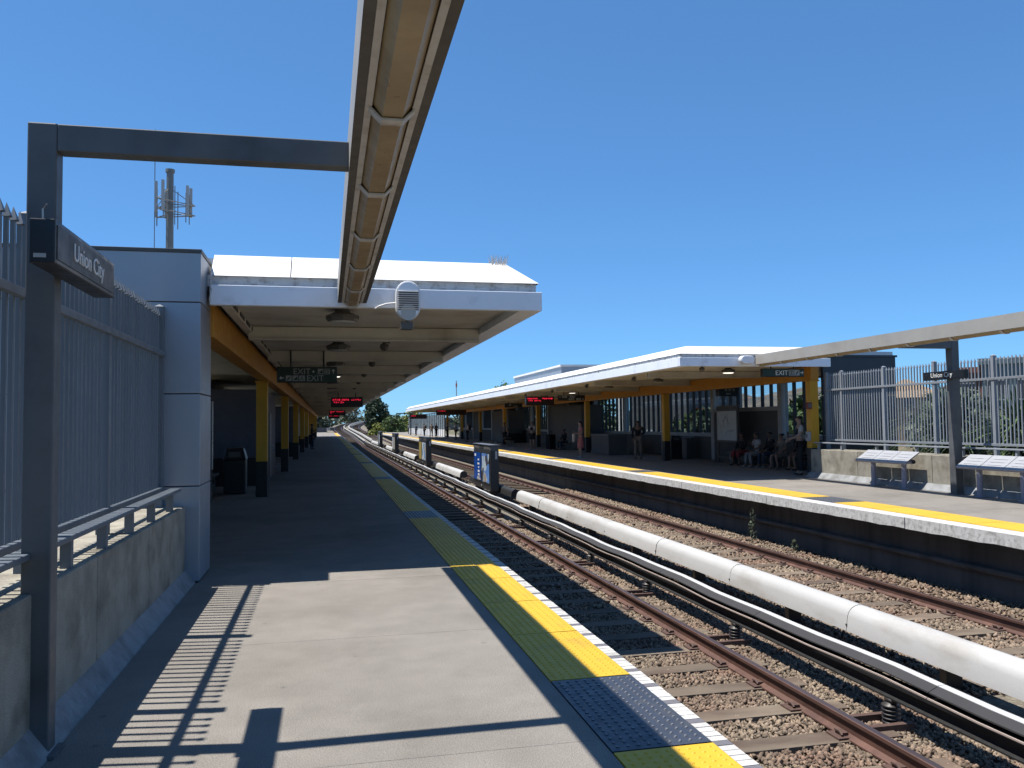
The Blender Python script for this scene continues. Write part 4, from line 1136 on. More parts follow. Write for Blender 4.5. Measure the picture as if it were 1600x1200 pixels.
def poster_mat(name, c1, c2, c3, scale, seed):
    m = bpy.data.materials.new(name); m.use_nodes = True
    nt = m.node_tree; b = nt.nodes['Principled BSDF']; b.inputs['Roughness'].default_value = .25
    g = nt.nodes.new('ShaderNodeNewGeometry'); v = nt.nodes.new('ShaderNodeTexVoronoi'); v.inputs['Scale'].default_value = scale
    mp = nt.nodes.new('ShaderNodeMapping'); mp.inputs['Location'].default_value = (seed, seed * 2.3, seed); nt.links.new(g.outputs['Position'], mp.inputs[0]); nt.links.new(mp.outputs[0], v.inputs['Vector'])
    r = nt.nodes.new('ShaderNodeValToRGB'); r.color_ramp.interpolation = 'CONSTANT'
    e = r.color_ramp.elements; e[0].position = 0; e[0].color = (*c1, 1); e[1].position = .45; e[1].color = (*c2, 1)
    x = e.new(.72); x.color = (*c3, 1)
    nt.links.new(v.outputs['Color'], r.inputs[0]); nt.links.new(r.outputs[0], b.inputs['Base Color'])
    return m
PB = mat('blue poster', (0.01, 0.10, 0.52), .25, var=.12, scale=.8)
PG = poster_mat('grey blue picture', (.10, .22, .52), (.42, .50, .56), (.06, .06, .08), 2.6, 3.1)
PW = poster_mat('pale picture', (.55, .60, .66), (.20, .32, .5), (.45, .40, .30), 2.2, 7.7)
k1 = kiosk('nearest charcoal advert kiosk between the tracks with blue posters', *KI[0], [(.52, .97, PB), (.03, .49, PG)])
def kiosk_print(kk, lines, L, zc):
    """pale blocks of unreadable poster lettering"""
    m = MB()
    for (y, z0, z1, w) in lines: m.box(-.047, -.0425, y - w, y + w, z0, z1)
    build('poster_print', m, M_text, kk)
kiosk_print(k1, [(2.35, .46, .54, .16), (2.35, .60, .68, .2), (2.35, .76, .82, .12), (2.4, .9, .97, .2), (2.4, 1.06, 1.13, .15), (3.1, 1.22, 1.32, .16), (2.25, .31, .36, .25)], 3.6, .8)
m = MB(); m.box(-.048, -.043, 2.1, 2.7, .3, .42); build('poster_skyline', m, M_dim, k1)
m = MB(); m.hexa([(-.048, .7, .3), (-.048, 1.25, .3), (-.048, 1.15, .62), (-.048, .85, .62), (-.0425, .7, .3), (-.0425, 1.25, .3), (-.0425, 1.15, .62), (-.0425, .85, .62)]); build('poster_figure', m, mat('poster sand', (.5, .42, .33), .4), k1)
kiosk('second advert kiosk between the tracks with yellow and pale blue posters', *KI[1], [(.58, .97, mat('poster ochre', (.55, .42, .12), .4)), (.03, .55, PW)])
kiosk('third advert kiosk between the tracks with pale posters', *KI[2], [(.52, .97, PW), (.03, .49, mat('poster cream', (.6, .55, .5), .4))])
kiosk('farthest advert kiosk between the tracks', *KI[3], [(.52, .97, mat('poster dull blue', (.12, .2, .3), .4)), (.03, .49, PW)])

# ================================================================== PEOPLE
def skin_mesh(chains, mats, sub=1):
    """chains: list of [ (pos, radius or (rx, ry)) ...]; every chain its own connected skeleton; ('b', base_chain, index) not needed"""
    vs = []; es = []; rad = []; roots = []
    for ch in chains:
        roots.append(len(vs))
        idx = {}
        for i, item in enumerate(ch):
            p, r = item[0], item[1]
            par = item[2] if len(item) > 2 else i - 1
            vs.append(tuple(p)); rad.append(r if isinstance(r, tuple) else (r, r))
            if i: es.append((roots[-1] + par, roots[-1] + i))
    me = bpy.data.meshes.new('skeleton'); me.from_pydata(vs, es, [])
    ob = bpy.data.objects.new('skeleton', me); COL.objects.link(ob)
    md = ob.modifiers.new('skin', 'SKIN'); md.use_smooth_shade = True; md.branch_smoothing = .4
    if not me.skin_vertices: 
        bm = bmesh.new(); bm.from_mesh(me); bm.verts.layers.skin.verify(); bm.to_mesh(me); bm.free()
    sv = me.skin_vertices[0].data
    for i, r in enumerate(rad): sv[i].radius = r; sv[i].use_root = i in roots
    sb = ob.modifiers.new('sub', 'SUBSURF'); sb.levels = sub; sb.render_levels = sub
    bpy.context.view_layer.update()
    out = bpy.data.meshes.new_from_object(ob.evaluated_get(bpy.context.evaluated_depsgraph_get()))
    bpy.data.objects.remove(ob); bpy.data.meshes.remove(me)
    out.materials.clear()
    for m in mats: out.materials.append(m)
    out.polygons.foreach_set('use_smooth', [True] * len(out.polygons))
    return out
SK = [mat('skin tone %d' % i, c, .55, var=.04) for i, c in enumerate([(.45, .27, .19), (.30, .17, .11), (.52, .34, .25)])]
HAIRK = mat('dark hair', (.012, .01, .009), .5, var=.2, scale=30)
def cloth(n, c): return mat('cloth ' + n, c, .85, var=.12, scale=9, bump=.2, bscale=35)
V = Vector
def person(label, loc, rz, h=1.72, pose='stand', arms=('down', 'down'), shirt=('black', (.015, .015, .017)), legs=('trousers', 'dark', (.02, .02, .025)), skin=0, hair='short', shoe=(.02, .02, .02), sleeve='long', extra=None, group=None, stance=.0, look=0.0):
    t = thing('person', label, 'person', loc, rz, group)
    s = h / 1.72
    hipz, kneez = (.92, .50)
    drop = 0.0
    if pose == 'sit': drop = .92 - .50
    hip = {d: V((d * .095, 0, hipz - drop)) for d in (-1, 1)}
    if pose == 'sit':
        knee = {d: V((d * .13, .43, .50)) for d in (-1, 1)}; ank = {d: V((d * .13, .40 + d * .05, .09)) for d in (-1, 1)}
    else:
        knee = {d: V((d * .105, .025 + d * stance * .3, .50)) for d in (-1, 1)}; ank = {d: V((d * .11, d * stance, .085)) for d in (-1, 1)}
    lean = .10 if pose == 'sit' else 0.0
    def T(x, y, z): return V((x, y + lean * (z - .95), z - drop))
    pel, wai, che, nek = T(0, 0, .96), T(0, .005, 1.10), T(0, .01, 1.30), T(0, .0, 1.475)
    hd = [T(0, .012, 1.535), T(0, .025, 1.59), T(0, .02, 1.645), T(0, .01, 1.695)]
    sh = {d: T(d * .175, 0, 1.415) for d in (-1, 1)}
    elb, wri, pal = {}, {}, {}
    for d, a in zip((-1, 1), arms):
        if a == 'down': e, w = (d * .235, -.02, 1.15), (d * .235, .05, .90)
        elif a == 'hold': e, w = (d * .24, -.02, 1.15), (d * .10, .23, 1.12)
        elif a == 'phone': e, w = (d * .23, .05, 1.14), (d * .09, .24, 1.28)
        elif a == 'lap': e, w = (d * .23, .05, 1.16), (d * .12, .30, 1.05)
        elif a == 'hip': e, w = (d * .29, .08, 1.16), (d * .12, .12, 1.12)
        else: e, w = (d * .24, .02, 1.15), (d * .15, .2, 1.02)
        elb[d], wri[d] = T(*e), T(*w)
        v = (wri[d] - elb[d]).normalized(); pal[d] = wri[d] + v * .07
    S = lambda p: p * s
    chains = []
    body = [(S(pel), (.145 * s, .105 * s)), (S(wai), (.125 * s, .09 * s), 0), (S(che), (.15 * s, .10 * s), 1), (S(nek), .055 * s, 2),
            (S(hd[0]), (.062 * s, .075 * s), 3), (S(hd[1]), (.076 * s, .095 * s), 4), (S(hd[2]), (.078 * s, .098 * s), 5), (S(hd[3]), (.05 * s, .06 * s), 6)]
    for d in (-1, 1):
        i = len(body)
        body += [(S(sh[d]), .055 * s, 2), (S(elb[d]), .040 * s, i), (S(wri[d]), (.028 * s, .024 * s), i + 1), (S(pal[d]), (.040 * s, .018 * s), i + 2)]
    for d in (-1, 1):
        i = len(body)
        body += [(S(hip[d]), .085 * s, 0), (S(knee[d]), .058 * s, i), (S(ank[d]), .040 * s, i + 1), (S(ank[d] + V((0, .10, -.045))), (.042 * s, .030 * s), i + 2)]
    chains.append(body)
    for d in (-1, 1):           # five fingers rooted in the palm
        v = (pal[d] - wri[d]).normalized(); sidev = V((d, 0, 0)) - v * v.dot(V((d, 0, 0)))
        sidev = sidev.normalized() if sidev.length > .1 else V((0, 1, 0))
        sidev = v.cross(sidev).normalized() if arms[0] != 'down' else V((0, 1, 0))
        dn = V((0, 0, -1)) - v * v.dot(V((0, 0, -1))); dn = dn.normalized() if dn.length > .2 else V((-d, 0, 0))
        for q, L in zip((-1.5, -.5, .5, 1.5), (.07, .082, .078, .062)):
            b0 = pal[d] + sidev * q * .02
            chains.append([(S(b0), .009 * s), (S(b0 + v * .045), .0088 * s), (S(b0 + v * (.045 + L * .5) + dn * .014), .0085 * s), (S(b0 + v * (.04 + L * .85) + dn * .035), .007 * s)])
        b0 = wri[d] + v * .03 - sidev * .028
        chains.append([(S(b0), .011 * s), (S(b0 + v * .03 - sidev * .022), .0105 * s), (S(b0 + v * .06 - sidev * .03 + dn * .012), .009 * s)])
    chains.append([(S(hd[1] + V((0, .085, .02))), .011 * s), (S(hd[1] + V((0, .105, -.005))), .014 * s)])     # nose
    for d in (-1, 1): chains.append([(S(hd[1] + V((d * .078, -.005, .03))), .012 * s), (S(hd[1] + V((d * .083, -.012, -.01))), .011 * s)])   # ears
    bd = inst('body', skin_mesh(chains, [SK[skin]]), t)
    f = MB()
    for d in (-1, 1): f.lathe([(.004, -.004), (.009, 0), (.004, .004)], (0, 0), 8)
    ey = MB()
    for d in (-1, 1):
        c = S(hd[1] + V((d * .032, .092, .03))); ey.box(c.x - .010, c.x + .010, c.y - .004, c.y + .004, c.z - .005, c.z + .005)
    build('eyes', ey, HAIRK, bd)
    ey = MB(); c = S(hd[0] + V((0, .090, .015))); ey.box(c.x - .02, c.x + .02, c.y - .004, c.y + .003, c.z - .004, c.z + .004); build('mouth', ey, mat('lip tone', (.28, .1, .09), .5), bd)
    # clothes follow the same skeleton, slightly larger
    sm = cloth(*shirt)
    k = 1.14
    top = [(S(pel + V((0, 0, -.02))), (.155 * s, .115 * s)), (S(wai), (.14 * s, .105 * s), 0), (S(che), (.168 * s, .118 * s), 1), (S(nek + V((0, 0, -.045))), (.075 * s, .07 * s), 2)]
    for d in (-1, 1):
        i = len(top); top += [(S(sh[d]), .070 * s, 2)]
        if sleeve == 'long': top += [(S(elb[d]), .052 * s, i), (S(wri[d] + (elb[d] - wri[d]) * .06), .038 * s, i + 1)]
        elif sleeve == 'short': top += [(S(sh[d] + (elb[d] - sh[d]) * .75), .060 * s, i)]
    inst('shirt', skin_mesh([top], [sm]), t)
    kind, nm, lc = legs
    lm_ = cloth(nm, lc)
    if kind in ('trousers', 'shorts'):
        lg = [(S(pel + V((0, 0, -.01))), (.15 * s, .112 * s))]
        for d in (-1, 1):
            i = len(lg); lg += [(S(hip[d] + V((0, 0, -.02))), .098 * s, 0)]
            if kind == 'trousers': lg += [(S(knee[d]), .074 * s, i), (S(ank[d] + V((0, 0, .02))), .062 * s, i + 1)]
            else: lg += [(S(hip[d] + (knee[d] - hip[d]) * .85), .09 * s, i)]
        inst(kind, skin_mesh([lg], [lm_]), t)
    else:
        m = MB(); n = 16; rings = [(.135, .10, .98), (.165, .125, .86), (.185, .15, .62), (.19, .155, .44)] if pose != 'sit' else []
        if rings:
            vs = [(s * a * math.cos(2 * math.pi * i / n), s * b * math.sin(2 * math.pi * i / n), s * z) for a, b, z in rings for i in range(n)]
            fs = [(r * n + i, r * n + (i + 1) % n, (r + 1) * n + (i + 1) % n, (r + 1) * n + i) for r in range(len(rings) - 1) for i in range(n)] + [tuple(range(n))]
            m.add(vs, fs); build('skirt', m, lm_, t, smooth=True)
        else:
            lg = [(S(pel), (.16 * s, .12 * s))]
            for d in (-1, 1): i = len(lg); lg += [(S(hip[d]), .10 * s, 0), (S(knee[d]), .10 * s, i), (S((knee[d] + ank[d]) * .5), .09 * s, i + 1)]
            inst('skirt', skin_mesh([lg], [lm_]), t)
    sho = mat('shoe %.2f' % shoe[0], shoe, .5)
    inst('shoes', skin_mesh([[(S(ank[d] + V((0, -.03, -.045))), (.042 * s, .038 * s)), (S(ank[d] + V((0, .07, -.05))), (.045 * s, .034 * s)), (S(ank[d] + V((0, .15, -.055))), (.034 * s, .024 * s))] for d in (-1, 1)], [sho]), t)
    hr = [[(S(hd[1] + V((0, -.045, .01))), (.098 * s, .085 * s)), (S(hd[2] + V((0, -.022, .015))), (.108 * s, .118 * s)), (S(hd[3] + V((0, -.012, .012))), (.085 * s, .100 * s))]]
    if hair == 'long': hr.append([(S(hd[2] + V((0, -.05, 0))), (.085 * s, .06 * s)), (S(hd[0] + V((0, -.075, 0))), (.09 * s, .05 * s)), (S(nek + V((0, -.10, -.12))), (.08 * s, .03 * s))])
    if hair == 'cap': hr.append([(S(hd[3] + V((0, .02, -.015))), (.075 * s, .03 * s)), (S(hd[3] + V((0, .15, -.035))), (.06 * s, .012 * s))])
    inst('hair' if hair != 'cap' else 'cap', skin_mesh(hr, [HAIRK]), t)
    if extra == 'backpack':
        m = MB(); z = (1.26 - drop) * s; m.box(-.14 * s, .14 * s, -.30 * s, -.12 * s, z - .22 * s, z + .20 * s); build('backpack', m, cloth('backpack', (.012, .012, .014)), t, bevel=.05)
    if extra == 'vest':
        vt = [(S(wai), (.146 * s, .112 * s)), (S(che), (.174 * s, .124 * s), 0), (S(nek + V((0, -.01, -.06))), (.09 * s, .08 * s), 1)]
        inst('vest', skin_mesh([vt], [cloth('vest', (.01, .01, .012))]), t)
    return t
def held(name, label, cat, mb, m_, loc, rz=0):
    o = build(name, mb, m_, None, loc, rz, bevel=.01); tag(o, label, cat); return o
PI = math.pi
dk = ('black', (.014, .014, .016)); navy = ('navy', (.02, .03, .06)); wh = ('white', (.62, .62, .62)); gy = ('grey', (.18, .18, .19)); tanp = ('trousers', 'tan', (.30, .25, .20)); jean = ('trousers', 'jeans', (.05, .07, .11)); dkt = ('trousers', 'dark', (.014, .014, .017))
person('person in a pink dress and white shoes with long dark hair', (11.80, 37.8, 0), PI * .48, 1.76, arms=('hold', 'hold'), shirt=('pink', (.62, .22, .22)), legs=('skirt', 'pink', (.62, .22, .22)), skin=2, hair='long', shoe=(.7, .7, .7), sleeve='short')
m = MB(); m.prism([(-.10, -.02), (.1, -.02), (.13, .34), (-.13, .34)], 'y', -.04, .04); m.tube([(-.08, 0, .34), (-.05, 0, .5), (.05, 0, .5), (.08, 0, .34)], .008, 6)
held('shoulder_bag', 'pale cream cloth bag held by the person in the pink dress', 'bag', m, cloth('cream', (.6, .52, .46)), (11.44, 37.75, .78), PI / 2)
person('person in a black jacket and tan trousers standing with back to the tracks', (13.5, 34.7, 0), -.5, 1.74, arms=('down', 'hip'), shirt=dk, legs=tanp, skin=1, stance=.07)
person('guard in a white shirt and black vest looking at a phone by the end column', (14.10, 22.75, 0), PI * .42, 1.82, arms=('lap', 'hold'), shirt=wh, legs=dkt, skin=2, sleeve='short', extra='vest', hair='cap')
m = MB(); m.box(-.05, .05, -.006, .006, -.09, .09); held('phone', 'small dark phone held by the guard', 'phone', m, M_rubber, (13.74, 22.82, 1.24), PI / 2)
bk = PI * .5 + .2
person('seated person in a red skirt at the map case end of the bench', (15.33, 28.6, 0), PI / 2 + .3, 1.66, 'sit', ('lap', 'lap'), dk, ('skirt', 'red', (.38, .05, .05)), 1, 'long')
person('seated person in a white top and pale trousers leaning forward on the bench', (15.25, 27.35, 0), PI / 2, 1.66, 'sit', ('lap', 'phone'), wh, ('trousers', 'pale', (.40, .38, .38)), 1, 'short', sleeve='short', shoe=(.5, .5, .5))
person('seated person all in dark clothes in the middle of the bench', (15.4, 26.65, 0), PI / 2, 1.7, 'sit', ('lap', 'lap'), dk, jean, 1, 'short', shoe=(.4, .4, .4))
person('seated person in a tan top with bare legs near the guard', (15.22, 25.6, 0), PI / 2 + .15, 1.64, 'sit', ('lap', 'phone'), ('tan', (.34, .24, .15)), ('shorts', 'tan', (.34, .24, .15)), 0, 'short', sleeve='short', shoe=(.3, .25, .2))
person('seated person in black mostly hidden behind the guard', (15.5, 24.9, 0), PI / 2, 1.6, 'sit', ('lap', 'lap'), dk, ('shorts', 'black', (.014, .014, .016)), 0, 'short')
person('person in a white shirt and black shorts beside a yellow column of the far platform', (12.75, 51.1, 0), PI * .75, 1.78, arms=('hold', 'hold'), shirt=wh, legs=('shorts', 'black', (.014, .014, .016)), skin=2, shoe=(.5, .5, .5), sleeve='short', extra='vest')
person('person in dark clothes bending by the suitcase', (14.3, 49.0, 0), PI * .6, 1.7, 'sit', ('lap', 'lap'), dk, jean, 1)
m = MB(); m.box(-.28, .28, -.16, .16, .05, .95); m.tube([(-.12, 0, .95), (-.12, 0, 1.12), (.12, 0, 1.12), (.12, 0, .95)], .012, 6)
for sx in (-.2, .2): m.tube([(sx, -.17, .04), (sx, -.13, .04)], .04, 10)
held('suitcase', 'big black upright suitcase beside a person in dark clothes', 'suitcase', m, cloth('luggage', (.01, .01, .012)), (13.55, 49.6, 0), .6)
person('person in dark navy standing behind the suitcase', (15.0, 46.6, 0), PI * .7, 1.72, arms=('hold', 'down'), shirt=navy, legs=dkt, skin=1)
person('person in black sitting left of the dark sign with pale shoes', (12.9, 58.6, 0), PI / 2, 1.7, 'sit', ('lap', 'lap'), dk, dkt, 1, shoe=(.6, .6, .6))
person('person in grey standing left of the person with pale shoes', (13.6, 63.5, 0), PI * .6, 1.75, arms=('phone', 'down'), shirt=gy, legs=dkt, skin=1)
bm_t = thing('bench', 'low dark bench with the person in pale shoes', 'bench', (12.9, 58.3, 0)); m = MB(); m.box(-.22, .22, -.6, .8, .36, .42); build('seat', m, M_lampg, bm_t); m = MB(); m.box(-.15, .15, -.5, -.44, 0, .36); m.box(-.15, .15, .6, .66, 0, .36); build('legs', m, M_steel, bm_t)
bm_t = thing('bench', 'low dark bench behind the black suitcase', 'bench', (14.3, 48.8, 0)); m = MB(); m.box(-.22, .22, -.6, .8, .36, .42); build('seat', m, M_lampg, bm_t); m = MB(); m.box(-.15, .15, -.5, -.44, 0, .36); m.box(-.15, .15, .6, .66, 0, .36); build('legs', m, M_steel, bm_t)
person('person in a white shirt and black trousers wearing a backpack', (12.75, 75.9, 0), PI * .5, 1.78, arms=('hold', 'down'), shirt=wh, legs=dkt, skin=2, extra='backpack')
person('person in a pale shirt standing left of the one with the backpack', (13.2, 86.0, 0), PI * .4, 1.78, arms=('hold', 'hold'), shirt=('pale grey', (.5, .5, .5)), legs=dkt, skin=0, sleeve='short')
person('person in dark clothes in the shade at the end of the far canopy', (14.0, 98.0, 0), PI * .55, 1.75, arms=('phone', 'down'), shirt=dk, legs=dkt, skin=2)
far_p = [('person in a blue top standing beyond the far canopy', 12.6, 120, ('blue', (.04, .12, .2)), jean), ('person in black standing beyond the far canopy in front of white panels', 12.9, 112, dk, dkt), ('person in dark grey standing at the far canopy end', 13.0, 105, ('charcoal', (.05, .05, .05)), dkt), ('person in olive standing at the very end of the far canopy', 13.2, 102, ('olive', (.08, .08, .04)), dkt), ('faint distant person in pale blue at the windscreen', 13.4, 140, ('pale blue', (.3, .36, .42)), jean)]
for i, (lab, x, y, sh_, lg_) in enumerate(far_p):
    person(lab, (x, y, 0), PI * (.3 + .3 * i), 1.75, arms=('hold', 'down'), shirt=sh_, legs=lg_, skin=i % 3, extra='backpack' if i == 1 else None)
person('person in dark clothes and jeans far down the near platform', (-1.05, 60.0, 0), -PI * .45, 1.8, arms=('phone', 'down'), shirt=('dusk', (.04, .04, .05)), legs=jean, skin=1, stance=.06)

# ================================================================== PLANTS
def leaves(n, centers, radii, size, flat=1.0):
    c = np.array(centers, float); r = np.array(radii, float)
    pick = RNG.choice(len(c), n, p=(r ** 2) / (r ** 2).sum())
    d = RNG.normal(size=(n, 3)); d /= np.linalg.norm(d, axis=1)[:, None]
    rad = r[pick] * (0.45 + 0.6 * RNG.random(n) ** .6)
    p = c[pick] + d * rad[:, None] * np.array([1, 1, flat])
    u = RNG.normal(size=(n, 3)); u /= np.linalg.norm(u, axis=1)[:, None]
    w = np.cross(u, d + .3 * RNG.normal(size=(n, 3))); w /= (np.linalg.norm(w, axis=1)[:, None] + 1e-6)
    s = size * (0.6 + 0.8 * RNG.random((n, 1)))
    vs = np.stack([p - u * s, p + w * s * .55, p + u * s, p - w * s * .55], 1).reshape(-1, 3)
    return vs
def leaf_mesh(name, vs, m_):
    me = bpy.data.meshes.new(name); n = len(vs) // 4
    me.vertices.add(len(vs)); me.vertices.foreach_set('co', vs.astype(np.float32).ravel())
    me.loops.add(n * 4); me.loops.foreach_set('vertex_index', np.arange(n * 4, dtype=np.int32))
    me.polygons.add(n); me.polygons.foreach_set('loop_start', np.arange(0, n * 4, 4, dtype=np.int32))
    me.update(calc_edges=True); me.materials.append(m_)
    return me
def tree(name, label, loc, h, w, m_, n=2500, trunk=.25, size=.22, shape='round', cat='tree', group=None):
    t = thing(name, label, cat, loc, 0, group)
    r = random.Random(sum(ord(ch) for ch in label) + int(loc[1]))
    m = MB(); m.tube([(0, 0, 0), (.03 * h * (r.random() - .5), 0, h * trunk), (0, .02 * h, h * .75)], .028 * h, 8, 0, True, .008 * h)
    cs, rs = [], []
    k = 16
    for i in range(k):
        z = trunk * h * .8 + (h * (1 - trunk * .8)) * (i + .5) / k
        u = (i + .5) / k
        prof = math.sin(math.pi * min(.97, .12 + .88 * u)) ** .7 if shape == 'round' else (1.05 - .75 * u) if shape == 'cone' else (.65 + .35 * math.sin(6 * u))
        for j in range(3 if prof > .3 else 1):
            a = r.random() * 2 * PI; q = w * .5 * prof * (.35 + .5 * r.random())
            c = (q * math.cos(a), q * math.sin(a), z + .04 * h * (r.random() - .5)); cs.append(c); rs.append(w * .5 * (.22 + .22 * r.random()) * (.6 + .4 * prof))
            if j == 0: m.tube([(0, 0, z * .85), c], .008 * h, 5, 0, True, .003 * h)
    build('trunk', m, M_bark, t)
    inst('crown', leaf_mesh('crown', leaves(n, cs, rs, size), m_), t)
    return t
tree('evergreen_tree', 'big dark uneven evergreen tree right of the distant curving tracks', (10.6, 186, -1.3), 9.1, 6.2, M_leafd, 3800, .18, .34)
tree('broadleaf_tree', 'bright yellow green bush at the foot of the dark evergreen', (9.2, 160, -1.3), 3.0, 3.6, M_leafy, 1300, .1, .2)
tree('broadleaf_tree', 'green shrub between the evergreen and the far platform end', (14.0, 176, -1.3), 4.6, 6.0, M_leafm, 1800, .12, .25)
tree('broadleaf_tree', 'light green tree behind the windscreen beyond the far canopy', (18.5, 182, -1.3), 6.0, 7.0, M_leafy, 1800, .15, .3)
tree('broadleaf_tree', 'small bluish tree on the skyline beyond the track bend', (8.5, 330, 2.0), 7.5, 12, M_leafg, 1200, .1, .5)
tree('broadleaf_tree', 'grey green tree beyond the end of the near platform', (-3.0, 230, -1.3), 8.5, 9, M_leafg, 2200, .15, .4)
tree('broadleaf_tree', 'taller grey green tree at the left beyond the near platform', (-7.5, 250, -1.3), 11, 10, M_leafg, 2200, .15, .4)
tree('broadleaf_tree', 'dark tree at the far left behind the near platform end', (-14, 215, -1.3), 12, 11, M_leafm, 2200, .15, .4)
rr = random.Random(5)
spots = [(20.4, 43, 3.5, 4.0, M_leafm), (19.6, 40.5, 3.4, 3.4, M_leafd), (31, 47, 3.9, 5, M_leafm), (23.2, 37.3, 4.1, 3.4, M_leafm), (35, 52, 4.2, 6.5, M_leafd), (28, 60, 4.6, 7, M_leafm), (30, 68, 5, 8, M_leafd), (25, 78, 7, 8, M_leafm), (24, 92, 7.5, 8, M_leafd), (24, 110, 8, 9, M_leafm), (23, 130, 7, 9, M_leafd), (40, 62, 4.8, 7, M_leafm)]
tl = ['leafy green tree behind the far windows near the map case', 'dark round tree behind the far windows left of the map case', 'wide green tree farther behind the far windows', 'small green tree behind the window next to the guard']
for i, (x, y, h_, w_, mm) in enumerate(spots):
    tree('broadleaf_tree', tl[i] if i < 4 else 'green tree behind the far platform wall, %s from the map case leftward' % ['', '', '', '', 'fifth', 'sixth', 'seventh', 'eighth', 'ninth', 'tenth', 'eleventh', 'twelfth'][i], (x, y, -1.4), h_, w_, mm, 1500, .2, .24, group='trees behind the far platform')
# plants behind the spiked fence on the right
def palm_bush(label, loc, h, w, m_, n=90):
    t = thing('bush', label, 'bush', loc)
    m = MB(); r = random.Random(int(loc[1] * 10))
    m.tube([(0, 0, 0), (0, 0, h * .35)], .12, 7); build('stem', m, M_bark, t)
    vs = []
    for i in range(n):
        a = r.random() * 2 * PI; el = r.random() * 1.25 + .1; L = w * .5 * (.6 + .5 * r.random())
        p = V((0, 0, h * (.15 + .5 * r.random())))
        d = V((math.cos(a) * math.cos(el), math.sin(a) * math.cos(el), math.sin(el)))
        prev = p; side = d.cross(V((0, 0, 1))).normalized() * .05
        for k in range(5):
            q = prev + (d + V((0, 0, -.22 * k))) * (L / 5 * (1 + h / w * .3)); u = 1 - k / 5
            vs += [prev - side * u, prev + side * u, q + side * (u - .2), q - side * (u - .2)]; prev = q
    inst('fronds', leaf_mesh('fronds', np.array([tuple(v) for v in vs]), m_), t)
    return t
palm_bush('big dark green strap leaved bush behind the right fence', (16.3, 18.9, -.3), 3.1, 3.8, M_leafd, 620)
palm_bush('strap leaved bush behind the right fence next to the gantry post', (16.5, 17.0, -.3), 2.7, 3.2, M_leafm, 520)
palm_bush('tall strap leaved bush behind the right fence just past the end wall', (17.4, 20.6, -.6), 3.4, 3.6, M_leafm, 520)
palm_bush('low strap leaved bush behind the right fence and the gantry post', (15.9, 15.9, -.3), 2.1, 2.4, M_leafd, 420)
tree('bush', 'yellowish shrub behind the right fence near the second bench', (17.6, 14.6, -.6), 2.5, 3.0, M_leafm, 4200, .1, .10, cat='bush')
tree('bush', 'dark shrub low behind the right fence', (16.6, 14.9, -.6), 2.2, 2.8, M_leafd, 4000, .1, .09, cat='bush')
tree('bush', 'straw coloured bushy shrub at the far right behind the fence', (18.5, 13.0, -.8), 3.0, 3.0, M_leaftan, 3600, .1, .10, cat='bush')
tree('bush', 'leafy shrub at the right end of the fence', (17.0, 12.4, -.8), 2.3, 2.8, M_leafm, 3600, .1, .10, cat='bush')
tree('broadleaf_tree', 'green tree rising behind the shrubs at the right edge', (25, 21, -1.4), 4.4, 5, M_leafm, 2200, .2, .2)
tree('broadleaf_tree', 'tan leaved tree behind the right fence left of the gantry post', (24, 27.5, -1.4), 4.0, 4.0, M_leafg, 2000, .2, .2)
# weeds
def weed(label, loc, h, n, m_, name='weed', spread=.1):
    t = thing(name, label, 'plant', loc)
    m = MB(); m.tube([(0, 0, 0), (.02, .01, h * .5), (-.01, 0, h)], .008, 5); build('stem', m, M_bark, t)
    vs = []
    for i in range(n):
        z = h * (.1 + .95 * random.random()); a = random.random() * 2 * PI; r_ = spread * (1.2 - z / h) * random.random() + .02
        p = V((r_ * math.cos(a), r_ * math.sin(a), z)); u = V((random.random() - .5, random.random() - .5, random.random() - .2)).normalized() * .04; w_ = u.cross(V((1, .3, .2))).normalized() * .022
        vs += [p - u, p + w_, p + u, p - w_]
    inst('leaf_cluster', leaf_mesh('leaf_cluster', np.array([tuple(v) for v in vs]), m_), t, kind='stuff')
weed('tall thin weed growing against the far platform wall', (9.70, 17.75, -1.2), .80, 90, M_leafg, spread=.12)
weed('tiny weed beside the far track', (9.9, 16.3, -1.2), .28, 50, M_leafg, spread=.08)
weed('small red and green plant on top of the near parapet', (-1.72, 4.50, .84), .16, 40, M_leafy, spread=.1)
dg = thing('dry_grass_tuft', 'pale dry grass tuft growing on the corner of the near canopy roof', 'plant', (2.18, 10.42, 3.74)); vs = []
for i in range(60):
    p = V((.22 * (random.random() - .6), .1 * (random.random() - .5), 0)); d = V((.12 * (random.random() - .2), .05 * random.random(), .06 + .1 * random.random())); sd_ = V((.004, .001, 0)); vs += [p - sd_, p + sd_, p + d + sd_ * .3, p + d - sd_ * .3]
inst('blades', leaf_mesh('blades', np.array([tuple(v) for v in vs]), mat('bleached grass', (.75, .66, .55), .9, k=1.0)), dg)

